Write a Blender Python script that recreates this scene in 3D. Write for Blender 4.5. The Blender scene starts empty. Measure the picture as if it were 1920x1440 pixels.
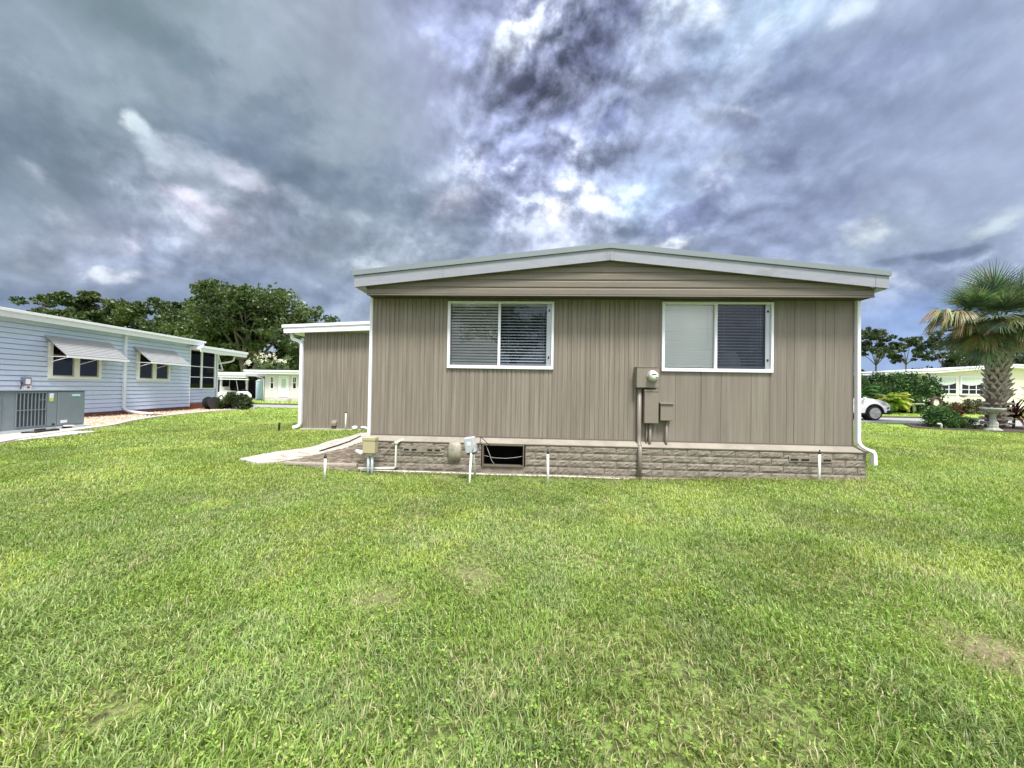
import bpy, bmesh, math, random
import numpy as np
from mathutils import Matrix, Vector
R = math.radians
random.seed(7)
S = bpy.context.scene
COL = S.collection

# ------------------------------------------------------------------ camera
CAM_F, CAM_H, CAM_PITCH, CAM_ROLL = 725.0, 1.45, 0.7, 1.0      # focal length in photo pixels, metres, degrees
cd = bpy.data.cameras.new("camera"); cam = bpy.data.objects.new("camera", cd); COL.objects.link(cam)
cd.sensor_fit = 'HORIZONTAL'; cd.sensor_width = 36.0; cd.lens = 36.0 * CAM_F / 1920.0
cd.clip_start = 0.05; cd.clip_end = 3000
CAM_M = Matrix.Rotation(R(90 + CAM_PITCH), 3, 'X') @ Matrix.Rotation(R(CAM_ROLL), 3, 'Z')
cam.matrix_world = Matrix.Translation((0, 0, CAM_H)) @ CAM_M.to_4x4()
S.camera = cam

# ------------------------------------------------------------------ view
S.view_settings.view_transform = 'Standard'; S.view_settings.look = 'None'
S.view_settings.gamma = 1.0
S.render.engine = 'CYCLES'
S.cycles.use_denoising = True
S.cycles.max_bounces = 8; S.cycles.transparent_max_bounces = 12
S.cycles.diffuse_bounces = 3; S.cycles.glossy_bounces = 3; S.cycles.transmission_bounces = 4
S.cycles.sample_clamp_indirect = 6.0

def lin(c):
    return tuple(((v / 255.0) / 12.92 if v / 255.0 <= 0.04045 else ((v / 255.0 + 0.055) / 1.055) ** 2.4) for v in c[:3])

# ------------------------------------------------------------------ world: overcast cloud sky by direction
SUN_EL, SUN_AZ = 62.0, 158.0        # azimuth measured from +Y towards +X
W = bpy.data.worlds.new("World"); S.world = W; W.use_nodes = True
nt = W.node_tree; nt.nodes.clear()
class NB:                                                     # small node-tree builder
    def __init__(s, t): s.t = t
    def n(s, typ, **k):
        o = s.t.nodes.new(typ)
        for a, b in k.items(): setattr(o, a, b)
        return o
    def put(s, sock, v):
        if isinstance(v, bpy.types.NodeSocket): s.t.links.new(v, sock)
        elif v is not None: sock.default_value = v
    def m(s, op, a, b=None, c=None, clamp=False):
        o = s.n('ShaderNodeMath', operation=op, use_clamp=clamp)
        s.put(o.inputs[0], a); s.put(o.inputs[1], b); s.put(o.inputs[2], c); return o.outputs[0]
    def vm(s, op, a, b=None, sc=None):
        o = s.n('ShaderNodeVectorMath', operation=op)
        s.put(o.inputs[0], a); s.put(o.inputs[1], b)
        if sc is not None: s.put(o.inputs[3], sc)
        return o.outputs[1] if op in ('DISTANCE', 'LENGTH', 'DOT_PRODUCT') else o.outputs[0]
    def mr(s, v, a, b, c=0.0, d=1.0, t='SMOOTHSTEP'):
        o = s.n('ShaderNodeMapRange', interpolation_type=t)
        s.put(o.inputs[0], v); s.put(o.inputs[1], a); s.put(o.inputs[2], b); s.put(o.inputs[3], c); s.put(o.inputs[4], d); return o.outputs[0]
    def mix(s, f, a, b, bt='MIX'):
        o = s.n('ShaderNodeMix', data_type='RGBA', blend_type=bt)
        s.put(o.inputs[0], f); s.put(o.inputs[6], a if isinstance(a, bpy.types.NodeSocket) else (*a, 1)); s.put(o.inputs[7], b if isinstance(b, bpy.types.NodeSocket) else (*b, 1)); return o.outputs[2]
    def noise(s, v, scale, detail=4, rough=0.55, dist=0.0, lac=2.0):
        o = s.n('ShaderNodeTexNoise'); s.put(o.inputs['Vector'], v); o.inputs['Scale'].default_value = scale
        o.inputs['Detail'].default_value = detail; o.inputs['Roughness'].default_value = rough
        o.inputs['Lacunarity'].default_value = lac; o.inputs['Distortion'].default_value = dist; return o
    def ramp(s, v, stops, interp='LINEAR'):
        o = s.n('ShaderNodeValToRGB'); s.put(o.inputs[0], v); r = o.color_ramp; r.interpolation = interp
        while len(r.elements) < len(stops): r.elements.new(0.5)
        for e, (p, c) in zip(r.elements, stops): e.position = p; e.color = c if len(c) == 4 else (*c, 1)
        return o

# colours of the cloud deck, tabulated over direction (rows: elevation, columns: azimuth)
SKX = [0, 160, 320, 480, 640, 800, 960, 1120, 1280, 1440, 1600, 1760, 1920]
SKY = [0, 80, 160, 240, 320, 400, 480, 560, 640, 700]
SKC = [
 [(130,148,160),(115,135,142),(125,142,150),(150,163,175),(155,165,182),(130,138,168),(145,152,182),(150,160,190),(182,196,222),(150,175,200),(165,180,205),(155,170,195),(150,165,190)],
 [(150,167,178),(145,160,170),(120,137,144),(152,165,177),(155,165,182),(168,178,212),(180,190,220),(150,160,192),(195,209,234),(150,175,200),(155,170,195),(130,145,175),(150,165,190)],
 [(140,157,168),(150,163,175),(150,163,175),(152,166,178),(155,168,180),(160,168,195),(172,182,214),(155,164,196),(192,206,232),(145,160,190),(140,155,185),(135,150,180),(155,168,195)],
 [(115,132,145),(135,150,162),(118,135,143),(138,153,165),(152,165,177),(150,160,182),(160,170,205),(180,190,222),(175,190,222),(150,165,195),(150,165,190),(150,163,190),(155,168,193)],
 [(108,125,138),(118,133,145),(125,140,150),(112,127,143),(125,140,152),(150,162,180),(150,158,190),(175,188,220),(165,190,218),(140,152,182),(145,158,185),(150,163,190),(150,163,190)],
 [(140,153,168),(165,172,190),(165,175,195),(165,175,192),(122,137,152),(140,152,165),(150,160,190),(165,178,210),(155,170,200),(140,150,180),(170,185,200),(150,165,185),(150,165,185)],
 [(170,180,192),(155,165,185),(150,160,182),(150,160,178),(150,163,178),(165,178,190),(165,175,200),(175,185,205),(160,175,200),(140,152,182),(155,168,190),(120,135,165),(145,160,185)],
 [(115,132,158),(130,145,170),(118,135,160),(135,150,170),(122,140,165),(150,160,180),(150,160,180),(150,160,180),(150,160,180),(140,155,185),(135,155,190),(125,145,185),(125,145,180)],
 [(120,140,170),(125,145,175),(130,150,175),(140,155,180),(150,168,185),(160,170,185),(150,160,180),(150,160,180),(150,160,180),(140,160,190),(132,160,210),(128,160,208),(140,170,210)],
 [(160,175,195),(165,180,198),(165,180,198),(165,180,198),(165,180,198),(165,180,198),(165,180,198),(165,180,198),(165,180,198),(165,185,205),(160,185,218),(160,188,220),(165,190,218)]]
SKA = [                                                        # how broken the deck is in the same places
 [.12,.1,.1,.1,.1,.3,.9,.9,.7,.35,.25,.2,.15],
 [.12,.1,.1,.1,.1,.2,1.,1.,.6,.35,.25,.2,.12],
 [.12,.12,.12,.1,.1,.2,1.,1.,.6,.35,.25,.2,.12],
 [.12,.15,.25,.1,.1,.15,1.,1.,.55,.4,.25,.15,.1],
 [.12,.2,.35,.2,.1,.2,.9,1.,.45,.45,.25,.12,.1],
 [.35,.5,.5,.5,.2,.3,.7,.8,.5,.4,.3,.25,.15],
 [.5,.5,.5,.4,.4,.5,.5,.5,.5,.4,.5,.5,.3],
 [.3,.3,.3,.3,.3,.3,.3,.3,.3,.3,.2,.2,.2],
 [.2]*13, [.1]*13]
def sky_sample(px, py):
    px = min(max(px, 0), 1919.9); py = min(max(py, 0), 699.9)
    i = int(px // 160); fx = px / 160 - i
    j = max(k for k in range(9) if SKY[k] <= py); fy = (py - SKY[j]) / (SKY[j + 1] - SKY[j])
    o = []
    for k in range(4):
        g = (lambda a, b: lin(SKC[a][b])[k]) if k < 3 else (lambda a, b: SKA[a][b])
        o.append((g(j, i) * (1 - fx) + g(j, i + 1) * fx) * (1 - fy) + (g(j + 1, i) * (1 - fx) + g(j + 1, i + 1) * fx) * fy)
    return o
CAM_I = CAM_M.transposed()
def dir_of(az, el): return Vector((math.sin(az) * math.cos(el), math.cos(az) * math.cos(el), math.sin(el)))
def photo_xy(d):
    v = CAM_I @ d; return 960 + CAM_F * v.x / -v.z, 720 - CAM_F * v.y / -v.z
def photo_dir(px, py): return (CAM_M @ Vector(((px - 960) / CAM_F, -(py - 720) / CAM_F, -1))).normalized()

b = NB(nt)
EXPO = 0.58
S.view_settings.exposure = EXPO
tc = b.n('ShaderNodeTexCoord'); D = b.vm('NORMALIZE', tc.outputs['Generated'])
flat = b.vm('MULTIPLY', D, (1.0, 1.0, 1.25))
n1 = b.noise(flat, 2.6, 2, 0.5); n2 = b.noise(flat, 8.0, 6, 0.45); n0 = b.noise(flat, 30.0, 2, 0.5)
w1 = b.vm('SCALE', b.vm('SUBTRACT', n1.outputs['Color'], (.5, .5, .5)), sc=0.18)
w2 = b.vm('SCALE', b.vm('SUBTRACT', n2.outputs['Color'], (.5, .5, .5)), sc=0.10)
w3 = b.vm('SCALE', b.vm('SUBTRACT', n0.outputs['Color'], (.5, .5, .5)), sc=0.012)
Dw = b.vm('NORMALIZE', b.vm('ADD', D, b.vm('ADD', w1, w2)))
Df = b.vm('NORMALIZE', b.vm('ADD', Dw, w3))
sx = b.n('ShaderNodeSeparateXYZ'); b.put(sx.inputs[0], Dw)
az = b.m('ARCTAN2', sx.outputs[0], sx.outputs[1]); el = b.m('ARCSINE', sx.outputs[2])
azf = b.m('MULTIPLY_ADD', az, 1 / R(140), 0.5, clamp=True)
ELS = [0, 4, 8, 13, 19, 25, 32, 39, 46]
cur = None; ca = None
for k, e in enumerate(ELS):
    st = []
    for q in range(29):
        a = R(-70 + 5 * q); px, py = photo_xy(dir_of(a, R(e))); c = sky_sample(px, py); st.append((q / 28, tuple(c)))
    rp = b.ramp(azf, st)
    if cur is None: cur, ca = rp.outputs[0], rp.outputs[1]
    else:
        f = b.mr(el, R(ELS[k - 1]), R(e))
        cur = b.mix(f, cur, rp.outputs[0])
        mm = b.n('ShaderNodeMix', data_type='FLOAT'); b.put(mm.inputs[0], f); b.put(mm.inputs[2], ca); b.put(mm.inputs[3], rp.outputs[1]); ca = mm.outputs[0]
# single clouds and gaps standing out of the deck: direction, angular radius, colour, weight
# (centre x, y, half length, half width, slope, colour, weight, softness)
BL = [(560,310,270,85,22,(110,127,145),.85,1),(110,265,160,60,10,(106,124,138),.85,1),(240,55,170,50,25,(113,133,141),.8,1),(250,150,220,38,20,(154,168,180),.5,1),(840,170,120,130,0,(152,160,184),.5,1),
 (1760,280,180,120,0,(156,168,196),.6,1),(1420,400,150,80,0,(143,153,185),.75,1),(1560,130,160,62,-15,(130,144,177),.85,1),(1660,170,120,34,-45,(136,150,181),.8,1),(1230,330,95,80,-50,(166,192,224),.85,1),(1700,580,140,60,0,(130,157,206),.7,1),(1080,60,160,90,0,(150,160,196),.4,1),
 (420,330,170,28,22,(180,188,204),.65,.8),(380,390,60,24,25,(212,207,225),.9,.6),(450,345,42,20,30,(196,199,214),.8,.6),(170,415,95,22,20,(204,203,217),.85,.6),(60,350,60,20,30,(184,194,206),.8,.7),(165,385,50,18,20,(138,148,166),.7,.7),(270,435,26,9,20,(128,136,160),.8,.6),
 (262,238,40,22,52,(218,232,238),.95,.6),(300,280,50,24,40,(190,204,214),.7,.8),(210,502,66,22,12,(206,213,222),.95,.35),(170,488,26,14,0,(214,218,226),.8,.3),(15,490,60,30,35,(196,205,215),.9,.5),(80,550,200,22,3,(110,129,158),.7,1),(480,512,200,24,8,(130,147,175),.6,1),
 (560,500,95,14,20,(184,194,208),.8,.7),(690,485,110,18,8,(196,207,214),.9,.6),(690,400,70,20,0,(180,192,204),.7,.8),(860,375,75,26,-25,(200,201,217),.85,.7),(932,300,18,70,0,(184,188,210),.8,.8),(650,352,110,38,15,(113,127,145),.8,.8),(700,442,95,16,0,(136,149,163),.7,.8),(820,450,60,14,0,(145,155,172),.6,.8),(620,590,130,24,0,(160,175,194),.7,1),(420,470,90,30,10,(140,150,172),.5,1),
 (835,55,42,62,20,(182,192,232),.95,.5),(872,110,38,60,20,(172,183,228),.9,.6),(905,6,80,16,0,(118,123,156),.8,.7),(1000,40,42,55,0,(124,130,168),.7,.8),(1000,175,60,60,0,(138,146,182),.7,.8),(1010,335,70,62,0,(140,147,181),.8,.8),(1120,110,70,76,0,(118,125,160),.55,.9),(1192,60,36,60,0,(124,130,170),.8,.7),
 (930,112,30,50,10,(226,235,246),.95,.4),(985,78,32,26,0,(222,231,246),.9,.4),(1118,22,50,18,0,(226,233,247),.9,.5),(1060,190,42,26,0,(232,238,250),.9,.4),(1095,285,60,52,-40,(224,231,250),.85,.5),(1120,370,30,50,10,(214,224,243),.8,.5),(1165,250,42,20,-30,(122,132,171),.95,.4),(1075,235,24,16,0,(130,138,175),.8,.5),(960,215,20,50,10,(205,214,235),.7,.6),
 (1232,70,26,130,8,(218,230,247),.85,.7),(1295,38,95,28,-18,(226,237,247),.9,.6),(1212,205,40,90,10,(202,214,242),.75,.8),(1345,95,70,46,-10,(148,170,200),.75,.8),(1280,170,60,28,-20,(160,174,206),.7,.8),(1335,214,66,22,-14,(230,240,250),.95,.5),(1290,250,40,20,-30,(205,220,242),.7,.7),
 (1038,405,34,28,0,(230,229,236),.9,.35),(1105,432,46,28,0,(148,156,185),.8,.6),(1352,298,40,22,-20,(219,229,235),.9,.4),(1325,320,40,10,-35,(225,233,238),.8,.5),(1452,266,46,28,-5,(108,117,144),.95,.5),(1385,222,30,26,0,(132,142,171),.85,.6),(1300,397,78,28,-12,(122,131,167),.95,.35),(1342,345,28,40,0,(128,138,170),.9,.5),(1400,330,60,40,-20,(150,160,188),.6,.8),(1250,442,52,18,14,(230,235,239),.95,.4),(1325,455,20,8,0,(170,180,205),.7,.5),
 (1440,130,60,42,0,(118,135,171),.85,.6),(1420,36,60,18,-10,(160,190,207),.7,.8),(1540,44,60,13,-20,(208,222,235),.8,.7),(1525,250,60,26,-20,(172,182,206),.6,.8),(1622,405,60,26,6,(206,216,220),.9,.5),(1850,388,85,22,-10,(194,207,214),.8,.7),(1772,446,88,15,-8,(108,123,150),.95,.35),(1676,462,32,12,10,(120,133,157),.9,.4),(1600,472,60,18,0,(128,141,172),.8,.6),(1720,502,44,16,0,(122,136,165),.8,.5),(1670,494,60,6,18,(190,202,216),.8,.7),(1560,330,30,60,20,(136,148,178),.6,.8),(1590,290,26,26,0,(140,150,180),.7,.6)]
BL = [(x, y, a_, max(b_, 17), t_, c_, w_ * .92, sf_) for x, y, a_, b_, t_, c_, w_, sf_ in BL if not (x == 270 and y == 435)]
nv = b.vm('ADD', flat, b.vm('SCALE', w1, sc=.6)); N5 = lambda v: b.noise(v, 4.6, 9, .56).outputs[0]
n5 = N5(nv); n6 = N5(b.vm('ADD', nv, (-.006, -.014, .022)))
brk = b.mr(n5, .43, .56, .22, 1.0)
nzm = b.noise(flat, 7.0, 9, .62); nz = b.m('MULTIPLY', b.m('SUBTRACT', nzm.outputs[0], .5), 4.2)
Dk = Df
for kb_, (px, py, ra, rb, sl_, c, s, sf) in enumerate(BL):
    if kb_ % 8 == 7:                                           # keeps the evaluation order sequential
        o = b.n('ShaderNodeVectorMath', operation='MULTIPLY_ADD'); b.put(o.inputs[0], cur); o.inputs[1].default_value = (1e-7, 1e-7, 1e-7); b.put(o.inputs[2], Df); Dk = o.outputs[0]
    d = photo_dir(px, py); cs, sn = math.cos(R(sl_)), math.sin(R(sl_))
    U = photo_dir(px + ra * cs, py + ra * sn) - d; V_ = photo_dir(px - rb * sn, py + rb * cs) - d
    u = U.normalized(); v = (V_ - u * V_.dot(u)); v.normalize(); w_ = u.cross(v)
    mp = b.n('ShaderNodeMapping', vector_type='TEXTURE'); b.put(mp.inputs[0], Dk); mp.inputs[1].default_value = d
    mp.inputs[2].default_value = Matrix((u, v, w_)).transposed().to_euler('XYZ'); mp.inputs[3].default_value = (U.length, V_.length, 1.0)
    f = b.mr(b.m('ADD', b.vm('LENGTH', mp.outputs[0]), nz), 1.12 + .35 * sf, .70 - .6 * sf, 0.0, s)
    cur = b.mix(b.m('MULTIPLY', f, brk) if sum(c) > 540 else f, cur, lin(c))
# billows: heaped puffs, lit from the upper left where the veiled sun stands
LGT = Vector((-.25, -.5, .8)).normalized() * .022
def puffs(vec):
    acc = None
    for sc_, wt in ((6.5, .36), (14.0, .34), (31.0, .30)):
        vo = b.n('ShaderNodeTexVoronoi', feature='F1'); b.put(vo.inputs['Vector'], vec); vo.inputs['Scale'].default_value = sc_
        t_ = b.m('MULTIPLY', b.m('SUBTRACT', .75, vo.outputs['Distance']), wt); acc = t_ if acc is None else b.m('ADD', acc, t_)
    return acc
wv = b.vm('ADD', b.vm('MULTIPLY', b.vm('ADD', D, w1), (1., 1., 1.15)), w2)
p0 = puffs(wv); p1 = puffs(b.vm('ADD', wv, tuple(LGT)))
relief = b.m('SUBTRACT', p0, p1)
soft = b.m('SUBTRACT', b.noise(wv, 4.0, 5, .5).outputs[0], .5)
bl = b.m('ADD', b.m('MULTIPLY', relief, 1.2), b.m('ADD', b.m('MULTIPLY', b.m('SUBTRACT', p0, .38), .9), b.m('MULTIPLY', soft, 1.2)))
cov = b.m('MULTIPLY', ca, .72)
gain = b.m('ADD', b.m('MULTIPLY_ADD', b.m('MULTIPLY', bl, cov), 1.0, 1.0), b.m('MULTIPLY', soft, .3))
cc = b.vm('SCALE', cur, sc=gain)
fr = b.m('MULTIPLY', b.mr(bl, .16, .55), b.m('MULTIPLY', cov, .30))
cc = b.mix(fr, cc, lin((238, 243, 252)))
heap = b.mr(b.m('SUBTRACT', n5, n6), -.13, .13, -1, 1)                     # sides turned to the light / away from it
edge = b.mr(n5, .46, .62)
cc = b.mix(b.m('MULTIPLY', b.m('SUBTRACT', 1.0, edge), b.m('MULTIPLY', ca, .34)), cc, lin((112, 121, 156)))
cc = b.mix(b.m('MULTIPLY', edge, b.m('MULTIPLY', ca, .30)), cc, lin((215, 225, 245)))
hp = b.m('MULTIPLY', heap, b.m('MULTIPLY_ADD', b.m('POWER', ca, 1.4), .95, .06))
cc = b.vm('SCALE', cc, sc=b.m('MULTIPLY_ADD', hp, .75, 1.0))
cc = b.mix(b.m('MULTIPLY', b.mr(b.m('MULTIPLY', heap, edge), .12, .8), b.m('MULTIPLY', b.m('MULTIPLY', ca, ca), .85)), cc, lin((242, 246, 253)))
gm_ = b.n('ShaderNodeGamma'); b.put(gm_.inputs[0], cc); gm_.inputs[1].default_value = 1.10; cc = gm_.outputs[0]      # contrast of the deck
hs_ = b.n('ShaderNodeHueSaturation'); hs_.inputs['Saturation'].default_value = .93; b.put(hs_.inputs['Color'], cc); cc = b.vm('SCALE', hs_.outputs[0], sc=1.37 * 2 ** -EXPO)
# brighter deck overhead and behind the viewer, where the sun stands behind thin cloud
sd = b.n('ShaderNodeSeparateXYZ'); b.put(sd.inputs[0], D)
SUN_D = dir_of(R(SUN_AZ), R(SUN_EL))
k1 = b.mr(sd.outputs[2], math.sin(R(48)), math.sin(R(75)), 0, 1)
k2 = b.m('MULTIPLY', b.mr(sd.outputs[1], 0.35, -0.5, 0, 1), b.mr(sd.outputs[2], .05, .6, .36, 1))
kk = b.m('MAXIMUM', k1, k2)
SKY_BACK = 1.32
cc = b.mix(b.m('MULTIPLY', kk, .9), cc, b.vm('SCALE', b.vm('ADD', (1., 1.0, 1.02), (0, 0, 0)), sc=b.m('MULTIPLY', SKY_BACK, b.m('MULTIPLY_ADD', bl, .5, 1.0))))
nish = b.n('ShaderNodeTexSky', sky_type='NISHITA', sun_disc=False); nish.sun_elevation = R(SUN_EL); nish.sun_rotation = R(SUN_AZ)
SKY_STRENGTH = 0.1
cc = b.vm('SCALE', cc, sc=1 / SKY_STRENGTH)
fin = b.mix(0.94, nish.outputs[0], cc)
bg = b.n('ShaderNodeBackground'); b.put(bg.inputs[0], fin); bg.inputs[1].default_value = SKY_STRENGTH
wo = b.n('ShaderNodeOutputWorld'); nt.links.new(bg.outputs[0], wo.inputs[0])
W.cycles.sampling_method = 'MANUAL'; W.cycles.sample_map_resolution = 512

# ------------------------------------------------------------------ sun, veiled by cloud
sl = bpy.data.lights.new("sun", 'SUN'); sl.energy = 3.9; sl.angle = R(14); sl.color = (1.0, 0.96, 0.89)
so = bpy.data.objects.new("sun", sl); COL.objects.link(so)
so.rotation_mode = 'QUATERNION'; so.rotation_quaternion = SUN_D.to_track_quat('Z', 'Y')

# ------------------------------------------------------------------ materials
MATS = {}
def mat(name, col, rough=0.7, dstr=(1, 1, 1), var=0.0, vs=4.0, col2=None, stretch=(1, 1, 1), bump=0.0, bs=60.0, metal=0.0, spec=None, f2=(.4, .65), coord='Object', dirt=None, ds=1.5, df=(.55, .72)):
    if name in MATS: return MATS[name]
    m = bpy.data.materials.new(name); m.use_nodes = True; t = m.node_tree; p = t.nodes['Principled BSDF']; q = NB(t)
    tcn = q.n('ShaderNodeTexCoord'); v = q.vm('MULTIPLY', tcn.outputs[coord], stretch)
    c = col
    if col2 is not None:
        nn = q.noise(v, vs, 5, .6); c = q.mix(q.mr(nn.outputs[0], f2[0], f2[1]), col, col2)
    if var:
        nn = q.noise(v, vs * 2.7, 6, .65); g = q.mr(nn.outputs[0], .25, .75, 1 - var, 1 + var, 'LINEAR')
        c = q.vm('SCALE', c if isinstance(c, bpy.types.NodeSocket) else q.vm('ADD', c, (0, 0, 0)), sc=g)
    if dirt is not None:
        nn = q.noise(q.vm('MULTIPLY', tcn.outputs[coord], dstr), ds, 7, .7, .5); c = q.mix(q.mr(nn.outputs[0], df[0], df[1], 0, .8), c, dirt)
    q.put(p.inputs['Base Color'], c if isinstance(c, bpy.types.NodeSocket) else (*c, 1))
    p.inputs['Roughness'].default_value = rough; p.inputs['Metallic'].default_value = metal
    if spec is not None: p.inputs['Specular IOR Level'].default_value = spec
    if bump:
        nn = q.noise(tcn.outputs[coord], bs, 4, .6); bn = q.n('ShaderNodeBump'); bn.inputs['Strength'].default_value = min(1, bump); bn.inputs['Distance'].default_value = 0.01
        q.put(bn.inputs['Height'], nn.outputs[0]); q.put(p.inputs['Normal'], bn.outputs[0])
    MATS[name] = m; return m
def leafmat(name, rough=0.5, trans=0.4, gloss=0.03):
    """foliage: colour from the per-leaf attribute 'tint'"""
    if name in MATS: return MATS[name]
    m = bpy.data.materials.new(name); m.use_nodes = True; t = m.node_tree; t.nodes.clear(); q = NB(t)
    a = q.n('ShaderNodeAttribute', attribute_name='tint')
    df = q.n('ShaderNodeBsdfDiffuse'); tr = q.n('ShaderNodeBsdfTranslucent'); gl = q.n('ShaderNodeBsdfGlossy'); gl.inputs['Roughness'].default_value = rough
    q.put(df.inputs[0], a.outputs[0]); q.put(tr.inputs[0], q.mix(1.0, a.outputs[0], (1.05, 1.15, .55), 'MULTIPLY'))
    m1 = q.n('ShaderNodeMixShader'); m1.inputs[0].default_value = trans; t.links.new(df.outputs[0], m1.inputs[1]); t.links.new(tr.outputs[0], m1.inputs[2])
    m2 = q.n('ShaderNodeMixShader'); m2.inputs[0].default_value = gloss; t.links.new(m1.outputs[0], m2.inputs[1]); t.links.new(gl.outputs[0], m2.inputs[2])
    o = q.n('ShaderNodeOutputMaterial'); t.links.new(m2.outputs[0], o.inputs[0]); MATS[name] = m; return m
def glassmat(name, tint=(.9, .95, .95), refl=1.0):
    if name in MATS: return MATS[name]
    m = bpy.data.materials.new(name); m.use_nodes = True; t = m.node_tree; t.nodes.clear(); q = NB(t)
    tr = q.n('ShaderNodeBsdfTransparent'); tr.inputs[0].default_value = (*tint, 1)
    gl = q.n('ShaderNodeBsdfGlossy'); gl.inputs['Roughness'].default_value = 0.02; gl.inputs[0].default_value = (refl, refl, refl, 1)
    fz = q.n('ShaderNodeFresnel'); fz.inputs[0].default_value = 1.55
    ms = q.n('ShaderNodeMixShader'); t.links.new(q.m('MULTIPLY_ADD', fz.outputs[0], 1.5, .015, clamp=True), ms.inputs[0]); t.links.new(tr.outputs[0], ms.inputs[1]); t.links.new(gl.outputs[0], ms.inputs[2])
    o = q.n('ShaderNodeOutputMaterial'); t.links.new(ms.outputs[0], o.inputs[0]); MATS[name] = m; return m

# ------------------------------------------------------------------ mesh helpers
class MB:
    def __init__(s): s.v = []; s.f = []
    def add(s, vs, fs):
        o = len(s.v); s.v += [tuple(p) for p in vs]; s.f += [tuple(i + o for i in f) for f in fs]; return s
    def box(s, x0, x1, y0, y1, z0, z1):
        return s.add([(x0,y0,z0),(x1,y0,z0),(x1,y1,z0),(x0,y1,z0),(x0,y0,z1),(x1,y0,z1),(x1,y1,z1),(x0,y1,z1)],
                     [(0,3,2,1),(4,5,6,7),(0,1,5,4),(1,2,6,5),(2,3,7,6),(3,0,4,7)])
    def quad(s, a, b_, c, d): return s.add([a, b_, c, d], [(0, 1, 2, 3)])
    def prism_y(s, prof, y0, y1):                              # profile in x,z (clockwise seen from -y = counter..), extruded along y
        n = len(prof)
        return s.add([(x, y0, z) for x, z in prof] + [(x, y1, z) for x, z in prof],
                     [tuple(range(n)), tuple(range(2 * n - 1, n - 1, -1))] + [(i, i + n, (i + 1) % n + n, (i + 1) % n) for i in range(n)])
    def prism_x(s, prof, x0, x1):                              # profile in y,z
        n = len(prof)
        return s.add([(x0, y, z) for y, z in prof] + [(x1, y, z) for y, z in prof],
                     [tuple(range(n - 1, -1, -1)), tuple(range(n, 2 * n))] + [(i, (i + 1) % n, (i + 1) % n + n, i + n) for i in range(n)])
    def tube(s, pts, r, n=10, rs=None, cap=True, sq=None):
        pts = [Vector(p) for p in pts]; k = len(pts); up = None; vs = []
        for i, p in enumerate(pts):
            t = (pts[min(i + 1, k - 1)] - pts[max(i - 1, 0)]).normalized()
            if up is None:
                up = Vector((0, 0, 1)) if abs(t.z) < .9 else Vector((1, 0, 0))
            side = t.cross(up).normalized(); up = side.cross(t).normalized()
            rr = rs[i] if rs else r
            for j in range(n):
                a = 2 * math.pi * j / n
                ca_, sa_ = math.cos(a), math.sin(a)
                if sq:
                    g = 1 / max(abs(ca_), abs(sa_)); g = min(g, 1.3); vs.append(p + side * (ca_ * g * rr * sq[0]) + up * (sa_ * g * rr * sq[1]))
                else: vs.append(p + side * (ca_ * rr) + up * (sa_ * rr))
        fs = [(i * n + j, i * n + (j + 1) % n, (i + 1) * n + (j + 1) % n, (i + 1) * n + j) for i in range(k - 1) for j in range(n)]
        if cap: fs += [tuple(range(n - 1, -1, -1)), tuple(range((k - 1) * n, k * n))]
        return s.add(vs, fs)
    def lathe(s, prof, c=(0, 0, 0), n=20, axis='z'):           # prof: (r, h)
        k = len(prof); vs = []
        for r_, h in prof:
            for j in range(n):
                a = 2 * math.pi * j / n; x, y = math.cos(a) * r_, math.sin(a) * r_
                vs.append((c[0] + x, c[1] + y, c[2] + h) if axis == 'z' else ((c[0] + x, c[1] - h, c[2] + y) if axis == 'y' else (c[0] + h, c[1] + x, c[2] + y)))
        fs = [(i * n + j, i * n + (j + 1) % n, (i + 1) * n + (j + 1) % n, (i + 1) * n + j) for i in range(k - 1) for j in range(n)]
        fs += [tuple(range(n - 1, -1, -1)), tuple(range((k - 1) * n, k * n))]
        return s.add(vs, fs)
    def xf(s, M):
        s.v = [tuple(M @ Vector(p)) for p in s.v]; return s
    def build(s, name, m, parent=None, bev=0.0, smooth=False, loc=None, rot=None):
        me = bpy.data.meshes.new(name); me.from_pydata(s.v, [], s.f); me.update()
        bm = bmesh.new(); bm.from_mesh(me); bmesh.ops.recalc_face_normals(bm, faces=bm.faces); bm.to_mesh(me); bm.free()
        o = bpy.data.objects.new(name, me); COL.objects.link(o); me.materials.append(m)
        if parent: o.parent = parent
        if loc: o.location = loc
        if rot: o.rotation_euler = rot
        if smooth:
            for p in me.polygons: p.use_smooth = True
        if bev:
            mod = o.modifiers.new('bevel', 'BEVEL'); mod.width = bev; mod.segments = 2; mod.limit_method = 'ANGLE'; mod.angle_limit = R(40)
            mod.harden_normals = False
        return o
def box(name, m, parent, x0, x1, y0, y1, z0, z1, bev=0.0): return MB().box(x0, x1, y0, y1, z0, z1).build(name, m, parent, bev)
def tag(o, label=None, cat=None, group=None, kind=None):
    if label: o['label'] = label
    if cat: o['category'] = cat
    if group: o['group'] = group
    if kind: o['kind'] = kind
    return o
def thing(name, label, cat, loc=(0, 0, 0), rz=0.0, group=None):
    o = bpy.data.objects.new(name, None); COL.objects.link(o); o.location = loc; o.rotation_euler = (0, 0, R(rz)); o.empty_display_size = .2
    return tag(o, label, cat, group)
def copy_tree(o, parent=None):
    c = o.copy(); COL.objects.link(c)
    if parent: c.parent = parent
    for ch in list(o.children): copy_tree(ch, c)
    return c
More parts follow.
